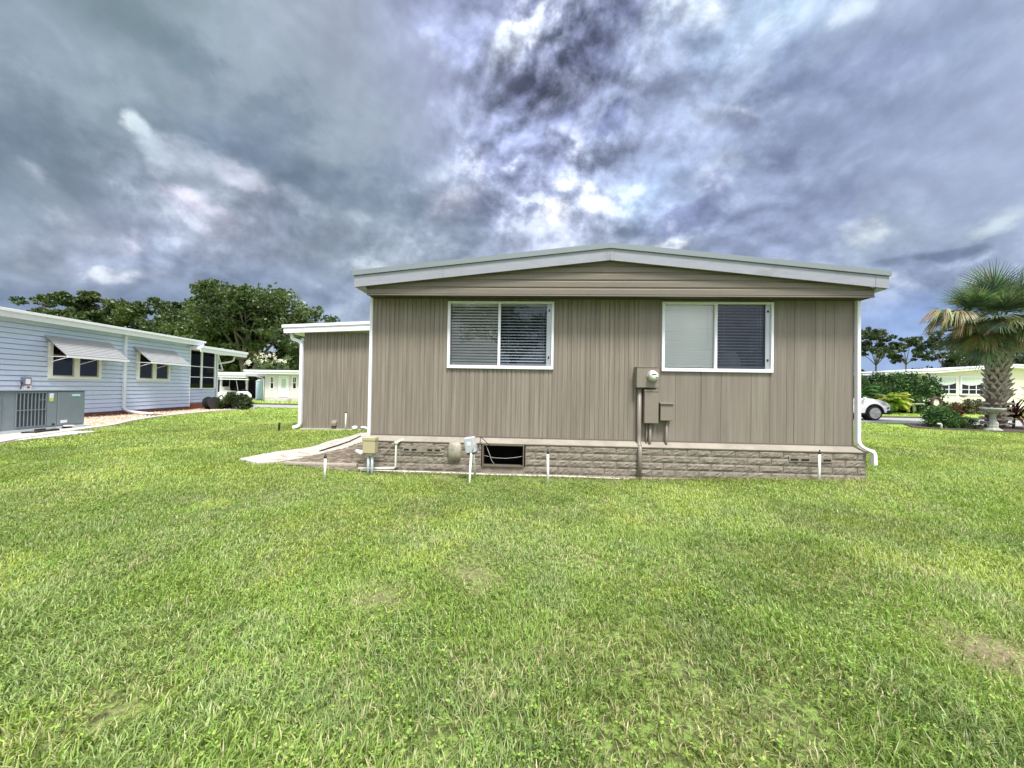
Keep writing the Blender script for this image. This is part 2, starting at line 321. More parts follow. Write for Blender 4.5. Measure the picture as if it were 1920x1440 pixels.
def fast_mesh(name, V, faces_flat, sizes, m, parent=None, tint=None, kind=None, smooth=False):
    """numpy arrays to a mesh; tint = one colour per vertex"""
    me = bpy.data.meshes.new(name); nv = len(V)
    me.vertices.add(nv); me.vertices.foreach_set('co', np.asarray(V, np.float32).ravel())
    me.loops.add(len(faces_flat)); me.loops.foreach_set('vertex_index', np.asarray(faces_flat, np.int32))
    st = np.concatenate([[0], np.cumsum(sizes)[:-1]]).astype(np.int32)
    me.polygons.add(len(sizes)); me.polygons.foreach_set('loop_start', st)
    if tint is not None:
        at = me.attributes.new('tint', 'FLOAT_COLOR', 'POINT'); c4 = np.ones((nv, 4), np.float32); c4[:, :3] = tint; at.data.foreach_set('color', c4.ravel())
    if smooth: me.polygons.foreach_set('use_smooth', np.ones(len(sizes), bool))
    me.update(calc_edges=True)
    o = bpy.data.objects.new(name, me); COL.objects.link(o); me.materials.append(m)
    if parent: o.parent = parent
    return o
# smooth value noise
def vnoise(x, y, scale, seed):
    rg = np.random.RandomState(seed); T = rg.rand(256, 256)
    u = np.asarray(x) * scale + 1000.3; v = np.asarray(y) * scale + 1000.7
    i = np.floor(u).astype(int); j = np.floor(v).astype(int); fx = u - i; fy = v - j
    fx = fx * fx * (3 - 2 * fx); fy = fy * fy * (3 - 2 * fy)
    g = lambda a, b_: T[a % 256, b_ % 256]
    return (g(i, j) * (1 - fx) + g(i + 1, j) * fx) * (1 - fy) + (g(i, j + 1) * (1 - fx) + g(i + 1, j + 1) * fx) * fy
def fbm(x, y, scale, seed, o=4):
    s = 0; a = 1; t = 0
    for k in range(o): s = s + a * vnoise(x, y, scale * 2 ** k, seed + k); t += a; a *= .55
    return s / t

# ------------------------------------------------------------------ colours / materials of the place
M_SIDING = mat('taupe_siding', (.192, .163, .138), .55, var=.13, vs=2.2, stretch=(9, 9, .25), col2=(.268, .234, .198), f2=(.35, .7), dirt=(.14, .125, .11), ds=1.2, df=(.56, .82), dstr=(5, 5, .45))
M_SIDING_R = mat('taupe_siding_weathered', (.195, .167, .144), .5, var=.16, vs=1.8, stretch=(7, 7, .2), col2=(.24, .212, .182), f2=(.35, .7), dirt=(.14, .13, .115), ds=1.1, df=(.54, .82), dstr=(4, 4, .4))
M_GABLE = mat('taupe_lap', (.188, .162, .138), .55, var=.12, vs=2, stretch=(.5, 1, 8), dirt=(.13, .118, .10), ds=1.0, df=(.52, .75), dstr=(1, 1, 4))
M_LEDGE = mat('taupe_ledge', (.30, .272, .23), .6, var=.08, vs=3, col2=(.25, .225, .19), dirt=(.42, .39, .34), ds=2.2, df=(.6, .75))
M_BLOCK = mat('painted_split_block', (.20, .172, .145), .8, var=.2, vs=9, col2=(.26, .228, .19), bump=.35, bs=50, dirt=(.50, .46, .40), ds=2.6, df=(.64, .74))
M_PAINTBOX = mat('taupe_painted_metal', (.225, .195, .165), .45, var=.05, vs=5)
M_FASCIA = mat('blue_grey_aluminium', (.30, .315, .37), .42, var=.10, vs=1.6, stretch=(1, 1, 6), metal=.1, dirt=(.19, .20, .20), ds=1.3, df=(.55, .75))
M_FASCIA2 = mat('grey_drip_edge', (.23, .265, .29), .35, var=.05, vs=1.2, metal=.15)
M_WHITE = mat('white_aluminium', (.80, .81, .89), .4, var=.03, vs=3)
M_WHITE2 = mat('white_frame', (.82, .83, .93), .45, var=.05, vs=6, dirt=(.5, .5, .5), ds=7, df=(.7, .8))
M_PVC = mat('white_pvc', (.78, .78, .74), .4, var=.05, vs=8, dirt=(.45, .4, .33), ds=9, df=(.66, .8))
M_ALU = mat('bare_aluminium', (.45, .48, .52), .35, metal=.5)
M_DARK = mat('dark_void', (.012, .012, .013), .9)
M_ROOM = mat('room_wall', (.30, .29, .27), .9)
M_BLACK = mat('black_plastic', (.015, .015, .016), .45)
M_BLIND = mat('white_slat', (.80, .84, .82), .5)
M_BLIND2 = mat('lit_slat', (.95, .96, .98), .5)  # whiter copy of the slat colour, standing in for light behind the blind
M_SHADE = mat('lamp_shade_cloth', (.7, .66, .58), .8)
M_ROOF = mat('grey_roofing', (.42, .43, .43), .7, var=.08, vs=2)
M_GLASS = glassmat('window_glass', (.98, .99, .99))
M_GLASS2 = glassmat('dark_window_glass', (.25, .27, .28), .5)
M_PORCH = glassmat('porch_screen', (.12, .12, .13), .15)
M_SCREEN = glassmat('insect_screen', (.70, .74, .80), .2)
M_CONC = mat('concrete', (.50, .48, .44), .85, var=.15, vs=6, col2=(.40, .38, .35), bump=.3, bs=40)
M_SAND = mat('bleached_concrete', (.47, .45, .41), .9, var=.2, vs=3, col2=(.42, .39, .34), f2=(.42, .62), bump=.8, bs=30, dirt=(.17, .14, .10), ds=3.0, df=(.52, .68))

# ------------------------------------------------------------------ the taupe house
house = thing('manufactured_house', 'taupe manufactured house with low gable end, two sliding windows and split block skirt', 'house', (-2.45, 6.68, 0), -3)
WX = [(1.32, 3.14, 1.80, 2.945), (4.98, 6.78, 1.80, 2.955)]      # window openings x0 x1 z0 z1
def ribbed(x0, x1, z0, z1, y, unit, depth, holes, gap):
    """vertical-ribbed sheet with openings; grooves are bevelled channels"""
    xs = [(x0, 0.0)]; x = x0; rg = random.Random(3); i = 0
    while x < x1 - .05:
        w_ = unit[i % len(unit)] * rg.uniform(.93, 1.07); i += 1
        xe = min(x + w_, x1 - gap - .001)
        if xe - x > .01: xs += [(xe, 0.0), (xe + gap * .3, depth), (xe + gap * .7, depth), (xe + gap, 0.0)]
        x = xe + gap
    xs.append((x1, 0.0)); out = []
    for h in holes:
        for hx in (h[0], h[1]): xs.append((hx, 0.0))
    xs = sorted(xs); m_ = MB()
    for (a, da), (c, dc) in zip(xs, xs[1:]):
        if c - a < 1e-5: continue
        mid = (a + c) / 2; spans = [(z0, z1)]
        for h in holes:
            if h[0] < mid < h[1]: spans = [(z0, h[2]), (h[3], z1)]
        for s0, s1 in spans: m_.quad((a, y + da, s0), (c, y + dc, s0), (c, y + dc, s1), (a, y + da, s1))
    return m_
ribbed(-.02, 4.62, .615, 3.06, .12, [.066, .050, .072, .046, .068, .058], .008, [WX[0]], .019).build('front_wall', M_SIDING, house)
ribbed(4.62, 8.09, .615, 3.06, .12, [.31, .27, .42, .30, .47], .005, [WX[1]], .014).build('front_wall', M_SIDING_R, house)
w = MB(); D_ = 15.0
w.box(-.02, 0.03, .16, D_, .0, 3.0); w.box(8.04, 8.09, .16, D_, .0, 3.0); w.box(-.02, 8.09, D_, D_ + .05, 0, 3.0)
w.build('side_wall', M_SIDING_R, house)
box('wall_bottom_trim', mat('dark_taupe_trim', (.15, .13, .11), .6), house, -.02, 8.09, .104, .124, .600, .622)
for xx in (5.62, 7.14, 7.635): box('seam', mat('dark_taupe_trim', (.15, .13, .11), .6), house, xx, xx + .007, .1165, .119, .625, 3.0 if not (WX[1][0] < xx < WX[1][1]) else 1.79)
box('interior', M_ROOM, house, .2, 7.9, 2.9, 3.0, .6, 3.0)
lf = MB().box(.2, 7.9, .3, 2.9, .56, .6); lf.box(.2, 7.9, .3, 2.9, 3.0, 3.02); lf.box(4.0, 4.1, .3, 2.9, .6, 3.0); lf.box(.1, .2, .18, 3.0, .56, 3.02); lf.box(7.9, 8.0, .18, 3.0, .56, 3.02); lf.box(.2, 7.9, .18, .3, 2.985, 3.02); lf.build('interior', M_ROOM, house)
# ledge over the skirt
lg = MB().prism_x([(-.015, .505), (-.02, .525), (.116, .602), (.14, .602), (.14, .505)], -.03, 8.22); lg.build('ledge', M_LEDGE, house, .004)
# split-face block skirt: every block a rough-faced patch, some blocks are slotted vents, one opening
rg = random.Random(11); sk = MB(); ch = .118; bw = .385; JT = .009
OPEN = (1.97, 2.68, .13, .505); VENTS = [(.60, 1.27, .345, .42), (6.98, 7.66, .345, .42)]
sk.box(-.01, 1.95, .007, .10, -.1, .505); sk.box(2.70, 8.19, .007, .10, -.1, .505); sk.box(1.95, 2.70, .007, .10, -.1, .125)
for row in range(5):
    z0 = .505 - (row + 1) * ch; x = -.02 - (bw / 2 if row % 2 else 0)
    while x < 8.2:
        a, c = max(x, -.02) + JT / 2, min(x + bw, 8.20) - JT / 2; x += bw
        if c - a < .05: continue
        segs = [(a, c)]
        if row in (0, 1, 2, 3) and z0 + ch > OPEN[2] + .02:
            segs = []
            if a < OPEN[0] - .03: segs.append((a, min(c, OPEN[0] - .02)))
            if c > OPEN[1] + .03: segs.append((max(a, OPEN[1] + .02), c))
        for (p, q_) in segs:
            if q_ - p < .03: continue
            zz0, zz1 = z0 + JT / 2, z0 + ch - JT / 2
            nx, nz = max(3, int((q_ - p) / .04)), 4; off = rg.uniform(-.004, .004); P = []
            for j in range(nz + 1):
                for i in range(nx + 1):
                    edge = i in (0, nx) or j in (0, nz)
                    P.append((p + (q_ - p) * i / nx, (.001 if edge else -.008 + off + rg.uniform(-.007, .006)), zz0 + (zz1 - zz0) * j / nz))
            sk.add(P, [(j * (nx + 1) + i, j * (nx + 1) + i + 1, (j + 1) * (nx + 1) + i + 1, (j + 1) * (nx + 1) + i) for j in range(nz) for i in range(nx)])
sk.build('skirt', M_BLOCK, house)
for vx0, vx1, vz0, vz1 in VENTS:
    v = box('foundation_vent', M_BLOCK, house, vx0, vx1, -.022, .0, vz0 - .005, vz1 + .012, .004)
    n = 5 if vx0 < 2 else 4; s_ = (vx1 - vx0) / n
    for i in range(n):
        if i != 2: box('slot', M_DARK, v, vx0 + i * s_ + .025, vx0 + (i + 1) * s_ - .025, -.0245, -.018, vz0 + .018, vz0 + .05)
# crawl space opening
op = MB(); x0, x1, z0, z1 = OPEN; t = .02
op.box(x0, x0 + t, -.02, .10, z0, z1); op.box(x1 - t, x1, -.02, .10, z0, z1); op.box(x0 + t, x1 - t, -.02, .10, z0, z0 + t); op.box(x0 + t, x1 - t, -.02, .10, z1 - t, z1)
cr = op.build('crawl_space_opening', mat('rusty_taupe_frame', (.14, .115, .09), .6, var=.2, vs=8), house)
iv = MB().box(x0 - .3, x1 + .3, .7, .72, -.1, .6); iv.box(x0 - .3, x0 - .28, .1, .7, -.1, .6); iv.box(x1 + .28, x1 + .3, .1, .7, -.1, .6); iv.box(x0 - .3, x1 + .3, .1, .7, .51, .53); iv.build('cavity', M_DARK, cr)
cb = MB().tube([(x0 + .06, .02, z1 - .03), (x0 + .11, .0, z1 - .14), (x0 + .16, .01, z1 - .28), (x0 + .2, .03, z0 + .04)], .005, 6)
cb.tube([(x0 + .03, .05, z0 + .17), (x0 + .2, .0, z0 + .145), (x0 + .4, .0, z0 + .14), (x0 + .58, .01, z0 + .16), (x1 - .02, .03, z0 + .18)], .004, 6)
cb.build('loose_cable', mat('grey_cable', (.35, .35, .33), .5), cr)
# soffit, gable, fascia, roof
box('soffit', mat('shadow_taupe_soffit', (.06, .054, .045), .6, var=.1), house, .0, 8.13, -.195, .13, 3.0, 3.03)  # taupe darkened in the colour to deepen the eave shadow
def lowz(x):                                                    # bottom of the lower fascia
    return 3.09 + (3.54 - 3.09) * (x + .15) / 4.16 if x < 4.01 else 3.54 - (3.54 - 3.10) * (x - 4.01) / 4.24
gb = MB(); z = 2.985; pit = .122; k = 0
while z < 3.56:
    za, zb = z, z + pit
    for (q0, q1, ya, yb) in ((0, .10, .0, -.002), (.10, .18, -.002, -.014), (.18, .82, -.014, -.016), (.82, .90, -.016, -.004), (.90, 1.0, -.004, .0)):
        zz0, zz1 = za + pit * q0, za + pit * q1
        if zz0 > 3.60: continue
        def xl(zv): return max(.01, -.15 + (zv - .05 - 3.09) / .45 * 4.16)
        def xr(zv): return min(8.12, 8.25 - (zv - .05 - 3.10) / .44 * 4.24)
        gb.quad((xl(zz0), -.2 + ya, zz0), (xr(zz0), -.2 + ya, zz0), (max(xr(zz1), xl(zz1)), -.2 + yb, zz1), (xl(zz1), -.2 + yb, zz1))
    z += pit
gb.box(.0, .012, -.21, .1, 2.985, 3.12); gb.box(8.118, 8.13, -.21, .1, 2.985, 3.12); gb.box(.0, 8.13, -.219, -.197, 2.978, 2.998)
gb.build('gable', M_GABLE, house)
def rake(o0, o1, y0, y1, xl_=-.18, xr_=8.27):
    P = [(xl_, o0 + 3.09), (4.01, o0 + 3.54), (xr_, o0 + 3.10), (xr_, o1 + 3.10), (4.01, o1 + 3.54 + .002), (xl_, o1 + 3.09)]
    m_ = MB(); n = 6
    V = [(x, y0, z) for x, z in P] + [(x, y1, z) for x, z in P]
    m_.add(V, [(0, 1, 4, 5), (1, 2, 3, 4), (6, 11, 10, 7), (7, 10, 9, 8)] + [(i, (i + 1) % n, (i + 1) % n + n, i + n) for i in range(n)])
    return m_
rake(0, .185, -.30, -.27).build('fascia', M_FASCIA, house)
rake(.188, .27, -.325, -.265, -.2, 8.29).build('drip_edge', M_FASCIA2, house)
for xx in (4.01, 8.07, 1.3): box('fascia_joint', M_FASCIA2, house, xx, xx + .006, -.3035, -.298, lowz(xx) + .005, lowz(xx) + .18)
rf = rake(.10, .25, -.26, D_ + .3, -.17, 8.26); rf.build('roof', M_ROOF, house)
eu = MB().box(-.17, .0, -.27, D_, 3.09, 3.13); eu.box(8.1, 8.26, -.27, D_, 3.09, 3.13); eu.build('eave', M_FASCIA, house)
# sliding windows
def sliding(x0, x1, z0, z1, tilts, open_sp, lamp):
    f = .05; xm = x0 + (x1 - x0) * .49
    fr = MB(); ya, yb = .085, .17
    fr.box(x0 - .01, x0 + f - .015, ya, yb, z0 - .01, z1 + .01); fr.box(x1 - f + .02, x1 + .01, ya, yb, z0 - .01, z1 + .01)
    fr.box(x0 + f - .015, x1 - f + .02, ya, yb, z0 - .01, z0 + .045); fr.box(x0 + f - .015, x1 - f + .02, ya, yb, z1 - .025, z1 + .01)
    win = fr.build('window', M_WHITE2, house, .003)
    sl_ = MB(); sl_.box(xm - .022, xm + .022, .10, .15, z0 + .045, z1 - .025)
    sl_.build('mullion', M_WHITE2, win, .003)
    js = MB().box(x1 - f - .065, x1 - f + .02, .115, .15, z0 + .045, z1 - .025); js.box(xm + .022, x1 - f - .065, .115, .15, z0 + .045, z0 + .085); js.build('sash', M_ALU, win)
    for zz in (z0 + .18, z1 - .16): box('latch', M_BLACK, win, x1 - f - .035, x1 - f - .01, .105, .117, zz, zz + .035)
    gl = MB().quad((x0 + f - .015, .135, z0 + .04), (xm, .135, z0 + .04), (xm, .135, z1 - .02), (x0 + f - .015, .135, z1 - .02)); gl.build('pane', M_GLASS, win)
    gl = MB().quad((xm, .139, z0 + .04), (x1 - f, .139, z0 + .04), (x1 - f, .139, z1 - .02), (xm, .139, z1 - .02)); gl.build('pane', M_GLASS, win)
    sc = MB().quad((xm + .02, .1145, z0 + .046), (x1 - f - .06, .1145, z0 + .046), (x1 - f - .06, .1145, z1 - .026), (xm + .02, .1145, z1 - .026)); sc.build('insect_screen', M_SCREEN, win)
    for s, (a, c) in enumerate(((x0 + .04, xm - .012), (xm + .012, x1 - .06))):
        bl_ = MB(); pitch = .0505; zt = z1 - .05; yb_ = .172 if tilts[s] > 70 else .20; tl = R(tilts[s]); i = 0
        while zt > z0 + .07:
            dy, dz = .026 * math.cos(tl), .026 * math.sin(tl); w_ = random.uniform(-.002, .002)
            # gently crowned slat of real thickness
            bl_.add([(a, yb_ - dy, zt - dz + w_), (c, yb_ - dy, zt - dz - w_), (c, yb_ + dz * .12, zt + .004), (a, yb_ + dz * .12, zt + .004), (c, yb_ + dy, zt + dz - w_), (a, yb_ + dy, zt + dz + w_)], [(0, 1, 2, 3), (3, 2, 4, 5)])
            zt -= pitch
        bl_.box(a, c, .18, .22, z0 + .045, z0 + .062); bl_.box(a, c, .175, .225, z1 - .04, z1 - .01)
        for fx in (.17, .83): bl_.tube([(a + (c - a) * fx, .17, z0 + .05), (a + (c - a) * fx, .17, z1 - .03)], .0018, 5)
        bl_.build('blind', M_BLIND2 if tilts[s] > 70 else M_BLIND, win)
        bc = MB(); xx = a + (c - a) * .88; bc.tube([(xx + .004 * math.sin(i), .165, z1 - .05 - i * .04) for i in range(20)], .003, 5); bc.build('pull_cord', M_BLIND, win)
    if lamp:
        MB().lathe([(.085, .0), (.16, -.12), (.19, -.27), (.19, -.275)], (x0 + 1.28, .46, z0 + .37), 20).build('lamp_shade', M_SHADE, win, smooth=True)
    return win
sliding(*WX[0], (46, 30), 0, False)
sliding(*WX[1], (84, 28), 0, True)
# corner trim, downspouts
def square_pipe(pts, w_, d_, name, m, parent): return MB().tube(pts, .5, 8, sq=(w_, d_)).build(name, m, parent)
def boxpath(pts, wx, wy):
    """rectangular section swept along a path lying in the x-z plane"""
    m_ = MB(); vs = []; k = len(pts)
    for i, p in enumerate(pts):
        a = Vector(pts[max(i - 1, 0)]); c = Vector(pts[min(i + 1, k - 1)]); t_ = (c - a).normalized(); nrm = Vector((-t_.z, 0, t_.x)); p = Vector(p)
        for su, sv in ((-1, -1), (1, -1), (1, 1), (-1, 1)): vs.append(p + nrm * su * wx / 2 + Vector((0, sv * wy / 2, 0)))
    fs = [(i * 4 + j, i * 4 + (j + 1) % 4, (i + 1) * 4 + (j + 1) % 4, (i + 1) * 4 + j) for i in range(k - 1) for j in range(4)] + [(3, 2, 1, 0), tuple(range(4 * k - 4, 4 * k))]
    return m_.add(vs, fs)
def arc(c, r_, a0, a1, y, n=6): return [(c[0] + r_ * math.cos(R(a0 + (a1 - a0) * i / n)), y, c[1] + r_ * math.sin(R(a0 + (a1 - a0) * i / n))) for i in range(n + 1)]
boxpath([(-.045, .12, 3.07), (-.045, .12, .62)], .05, .08).build('downspout', M_WHITE, house, .006)
boxpath([(-.05, .10, .60), (-.05, .08, .5), (-.05, .05, .42)], .045, .06).build('downspout', M_WHITE, house, .006)
boxpath([(8.125, .10, 3.07), (8.125, .08, .68), (8.135, .04, .625), (8.165, -.01, .585), (8.19, -.05, .565), (8.225, -.06, .552), (8.25, -.06, .525), (8.262, -.06, .48), (8.266, -.06, .33)], .055, .075).build('downspout', M_WHITE, house, .006)
# electric meter, disconnects and their conduits
mb = box('meter_box', M_PAINTBOX, house, 4.53, 4.895, -.02, .12, 1.505, 1.84, .008)
box('lid', M_PAINTBOX, mb, 4.522, 4.903, -.026, .118, 1.841, 1.852)
MB().lathe([(.092, 0), (.092, .02), (.085, .025), (.085, .03)], (4.785, -.02, 1.70), 28, 'y').build('meter_ring', mat('galvanised', (.5, .52, .5), .35, metal=.6), mb, smooth=False)
MB().lathe([(.078, .03), (.078, .075), (.066, .098), (.04, .11), (.0, .112)], (4.785, -.02, 1.70), 28, 'y').build('meter_dial', mat('meter_glass', (.62, .66, .58), .15), mb, smooth=True)
md = MB().box(4.745, 4.815, -.1345, -.1335, 1.715, 1.735); md.box(4.80, 4.83, -.132, -.131, 1.67, 1.685); md.build('meter_display', mat('lcd_grey', (.12, .14, .13), .3), mb)
bb = box('breaker_box', M_PAINTBOX, house, 4.665, 4.895, -.01, .12, .915, 1.465, .008)
box('lid', M_PAINTBOX, bb, 4.660, 4.900, -.018, .119, 1.445, 1.475)
MB().tube([(4.745, .02, 1.47), (4.745, .02, 1.51)], .018, 10).build('nipple', M_BLACK, bb)
bx = box('disconnect_box', M_PAINTBOX, house, 4.93, 5.135, .0, .12, .965, 1.235, .006)
box('lid', M_PAINTBOX, bx, 4.918, 5.147, -.022, .119, 1.236, 1.262, .004)
MB().tube([(4.60, .07, 1.50), (4.60, .07, .75), (4.60, .06, .55), (4.595, -.025, .50), (4.59, -.04, .40), (4.585, -.045, .0)], .036, 14).build('conduit', M_PAINTBOX, house, smooth=True)
MB().lathe([(.045, 0), (.045, .05)], (4.597, .03, .50), 14).build('conduit_clamp', M_PAINTBOX, house)
MB().tube([(4.785, .07, .92), (4.785, .07, .66), (4.765, .05, .54)], .024, 12).build('conduit', M_PAINTBOX, house, smooth=True)
MB().tube([(5.055, .07, .97), (5.055, .07, .66), (5.04, .05, .55)], .02, 12).build('conduit', M_PAINTBOX, house, smooth=True)
MB().tube([(4.73, .075, .92), (4.73, .075, .68), (4.715, .06, .56)], .010, 8).build('conduit', M_PAINTBOX, house, smooth=True)
# white pvc drain on the skirt
pc = MB().tube([(.60, .02, .545), (.53, -.05, .515), (.498, -.05, .47), (.498, -.05, .09), (.47, -.05, .065), (.2, -.06, .055), (-.14, -.07, .045)], .019, 10)
pc.lathe([(.028, 0), (.028, .05)], (.498, -.05, .47), 12)
tag(pc.build('drain_pipe', M_PVC, house, smooth=True), 'white plastic drain pipe bent down the block skirt')
tag(MB().tube([(-.1, -.085, .02), (1.0, -.09, .022), (2.2, -.10, .012), (3.4, -.10, .02), (4.4, -.11, .005)], .009, 8).build('drain_pipe', M_PVC, house, smooth=True), 'long white pipe lying along the foot of the skirt')
box('footing', mat('pale_footing', (.42, .38, .33), .9, var=.25, vs=7), house, -.05, 8.3, -.03, .0, -.05, .012)
wr = MB().tube([(.02, -.09, .33), (.12, -.05, .27), (.26, -.04, .30), (.36, -.04, .40), (.47, -.06, .50)], .005, 6)
wr.tube([(.02, -.09, .31), (.15, -.05, .24), (.30, -.03, .31), (.44, -.04, .46), (.52, -.02, .52)], .004, 6)
wr.build('cable', mat('grey_cable', (.35, .35, .33), .5), house, smooth=True)
# rounded plastic cover on the skirt
dm = MB(); prof = [(-.112, -.15), (-.118, -.10), (-.122, 0), (-.115, .10), (-.09, .145)]
vs = []; zs = [-.165, -.14, -.07, .02, .10, .145, .158]; hw = [.07, .105, .118, .12, .112, .09, .05]; dp = [.03, .07, .10, .11, .095, .06, .02]
for z_, h_, d_ in zip(zs, hw, dp):
    for j in range(11):
        a = math.pi * j / 10; vs.append((1.50 - h_ * math.cos(a), -d_ * math.sin(a) ** .7, .375 + z_))
dm.add(vs, [(i * 11 + j, i * 11 + j + 1, (i + 1) * 11 + j + 1, (i + 1) * 11 + j) for i in range(6) for j in range(10)] + [tuple(range(11)), tuple(range(66, 77))])
cv = dm.build('vent_cover', mat('faded_taupe_plastic', (.27, .25, .20), .6, var=.2, vs=9, col2=(.36, .34, .28)), house, smooth=True)
# foliage debris aside: the shed wing behind the left corner
wing = thing('shed_wing', 'taupe ribbed shed wing with white flat roof edge behind left corner of the house', 'shed', (-2.45, 6.68, 0), -3)
y = 5.9
ribbed(-4.78, -2.2, .02, 3.2, y, [.10, .06, .11, .07, .10, .075], .012, [], .03).build('front_wall', M_SIDING, wing)
box('side_wall', M_SIDING_R, wing, -4.78, -4.74, y + .02, 12, .02, 3.2)
sb = MB().box(-4.86, -2.3, y - .07, y + .03, -.05, .03); sb.build('slab', M_CONC, wing)
f1 = MB().prism_y([(-5.30, 3.13), (-2.2, 3.26), (-2.2, 3.45), (-5.32, 3.30)], y - .30, y - .26)
f1.build('fascia', M_WHITE, wing, .004)
MB().prism_y([(-5.36, 3.303), (-2.2, 3.453), (-2.2, 3.55), (-5.36, 3.40)], y - .33, y - .24).build('drip_edge', M_WHITE, wing, .004)
MB().prism_y([(-5.28, 3.16), (-2.2, 3.29), (-2.2, 3.50), (-5.28, 3.36)], y - .24, 12.5).build('roof', M_WHITE, wing)
boxpath([(-5.13, y - .1, 3.16), (-5.13, y - .1, 3.05)] + arc((-5.05, 3.03), .08, 180, 240, y - .1)[1:] + [(-4.92, y - .08, 2.90)] + arc((-4.93, 2.78), .11, 70, 0, y - .07)[1:] + [(-4.82, y - .06, .25)] + arc((-4.92, .2), .1, 0, -70, y - .07)[1:] + [(-5.02, y - .12, .06)], .10, .09).build('downspout', M_WHITE, wing, .01)
vt = MB().prism_x([(y - .09, .22), (y - .09, .13), (y, .13), (y, .32)], -3.77, -3.61); v = vt.build('dryer_vent', M_PAINTBOX, wing, .006)
box('flap', M_DARK, v, -3.755, -3.625, y - .085, y - .03, .118, .129)
MB().lathe([(.07, .0), (.09, .05), (.085, .11), (.05, .13)], (-2.95, y - .12, .02), 14).build('cleanout_cap', M_PVC, wing, smooth=True)
MB().tube([(-2.75, y - .1, .10), (-2.62, y - .12, .11), (-2.5, y - .12, .04)], .04, 10).build('pipe_stub', M_PVC, wing, smooth=True)

# ------------------------------------------------------------------ small things standing along the house
def riser(label, x, y, h, tilt=(0, 0), z0=-.05, rad=.019):
    t_ = thing('sprinkler_riser', label, 'sprinkler', (x, y, z0), 0, 'sprinkler risers around the taupe house'); t_.rotation_euler = (R(tilt[0]), R(tilt[1]), 0)
    MB().tube([(0, 0, 0), (0, 0, h - z0)], rad, 12).build('pipe', M_PVC, t_, smooth=True)
    MB().lathe([(rad + .001, h - z0 - .005), (rad + .003, h - z0 + .02), (.012, h - z0 + .03), (.010, h - z0 + .06), (.004, h - z0 + .065)], (0, 0, 0), 12).build('nozzle', M_BLACK, t_, smooth=True)
    return t_
riser('white sprinkler riser with black nozzle, alone in the lawn left of the tan box', -2.87, 6.0, .33, (2, 1))
riser('white sprinkler riser right of the black crawl space opening', .57, 5.86, .48, (0, -1))
riser('white sprinkler riser before the right end of the block skirt', 4.90, 6.16, .50, (0, 1))
riser('slim white sprinkler riser close to the shed wall', -5.28, 12.35, .58, (0, -.5), rad=.022)
st = thing('garden_stake', 'short black stake standing in the lawn left of the shed downspout', 'stake', (-7.37, 12.3, 0))
MB().lathe([(.03, -.05), (.034, .19), (.02, .2), (.02, .24), (.008, .25)], (0, 0, 0), 10).build('stake', M_BLACK, st)
tb = thing('cable_pedestal', 'tan utility box on two grey posts at the left corner of the house', 'utility box', (-2.33, 6.42, 0), -3)
box('cabinet', mat('tan_enclosure', (.42, .38, .24), .5, var=.05, vs=5), tb, -.105, .105, -.07, .07, .345, .60, .012)
box('lid', mat('tan_enclosure', (.42, .38, .24), .5), tb, -.112, .112, -.078, .078, .55, .612, .012)
box('neck', mat('tan_enclosure', (.42, .38, .24), .5), tb, -.055, .06, -.05, .05, .31, .3445, .004)
gp_ = mat('grey_blue_post', (.42, .46, .48), .5, var=.1)
for sx_ in (-.028, .037): MB().tube([(sx_, 0, -.1), (sx_, 0, .31)], .022, 10).build('post', gp_, tb, smooth=True)
gx = thing('meter_pedestal', 'pale grey box leaning on a white pole before the block skirt', 'utility box', (-.62, 5.86, 0), 0)
gq = box('cabinet', mat('pale_grey_enclosure', (.52, .54, .60), .4, var=.05), gx, -.08, .08, -.055, .055, -.12, .12, .01); gq.location = (-.015, .22, .56); gq.rotation_euler = (R(6), R(-9), R(-14))
box('label_plate', M_WHITE, gq, -.035, .03, -.0575, -.0555, .0, .06)
gl_ = box('foot', M_BLACK, gq, -.07, .075, -.05, .05, -.14, -.1205)
MB().tube([(0, 0, -.1), (.002, .09, .22), (.004, .2, .45)], .018, 10).build('pole', M_PVC, gx, smooth=True)
MB().tube([(.05, .5, -.05), (.03, .40, .25), (.02, .3, .47)], .018, 10).build('pole', M_PVC, gx, smooth=True)
MB().tube([(.10, .2, .52), (.14, .25, .60), (.13, .3, .68), (.2, .4, .60), (.27, .55, .50)], .006, 6).build('cable', M_BLACK, gx, smooth=True)
MB().tube([(.02, .16, .46), (.05, .15, .56), (.12, .2, .62), (.21, .34, .55)], .004, 6).build('cable', mat('grey_cable', (.35, .35, .33), .5), gx, smooth=True)
ws = MB(); vs = []
rg = random.Random(5)
for i in range(7):
    for j in range(14):
        a = 2 * math.pi * j / 14; p_ = math.pi * (i + .5) / 7; r_ = .10 * (1 + .12 * math.sin(3 * a + i) + rg.uniform(-.05, .05))
        vs.append((r_ * 1.3 * math.sin(p_) * math.cos(a), r_ * math.sin(p_) * math.sin(a), .045 * math.cos(p_)))
ws.add(vs, [(i * 14 + j, i * 14 + (j + 1) % 14, (i + 1) * 14 + (j + 1) % 14, (i + 1) * 14 + j) for i in range(6) for j in range(14)] + [tuple(range(14)), tuple(range(84, 98))])
s_ = ws.build('white_stone', mat('white_limestone', (.85, .87, .92), .7), None, smooth=True, loc=(-1.97, 1.36, .04)); tag(s_, 'white stone lying in the grass at the bottom left corner', 'stone')
sg = tag(MB().tube([(-4.1, 7.05, .03), (-3.2, 6.95, .035), (-2.75, 6.95, .03)], .5, 8, sq=(.09, .05)).build('stepping_block', mat('weathered_block', (.36, .33, .28), .9, var=.2, vs=6, bump=.5)), 'long weathered grey block lying in the dirt beside the tan box', 'block')
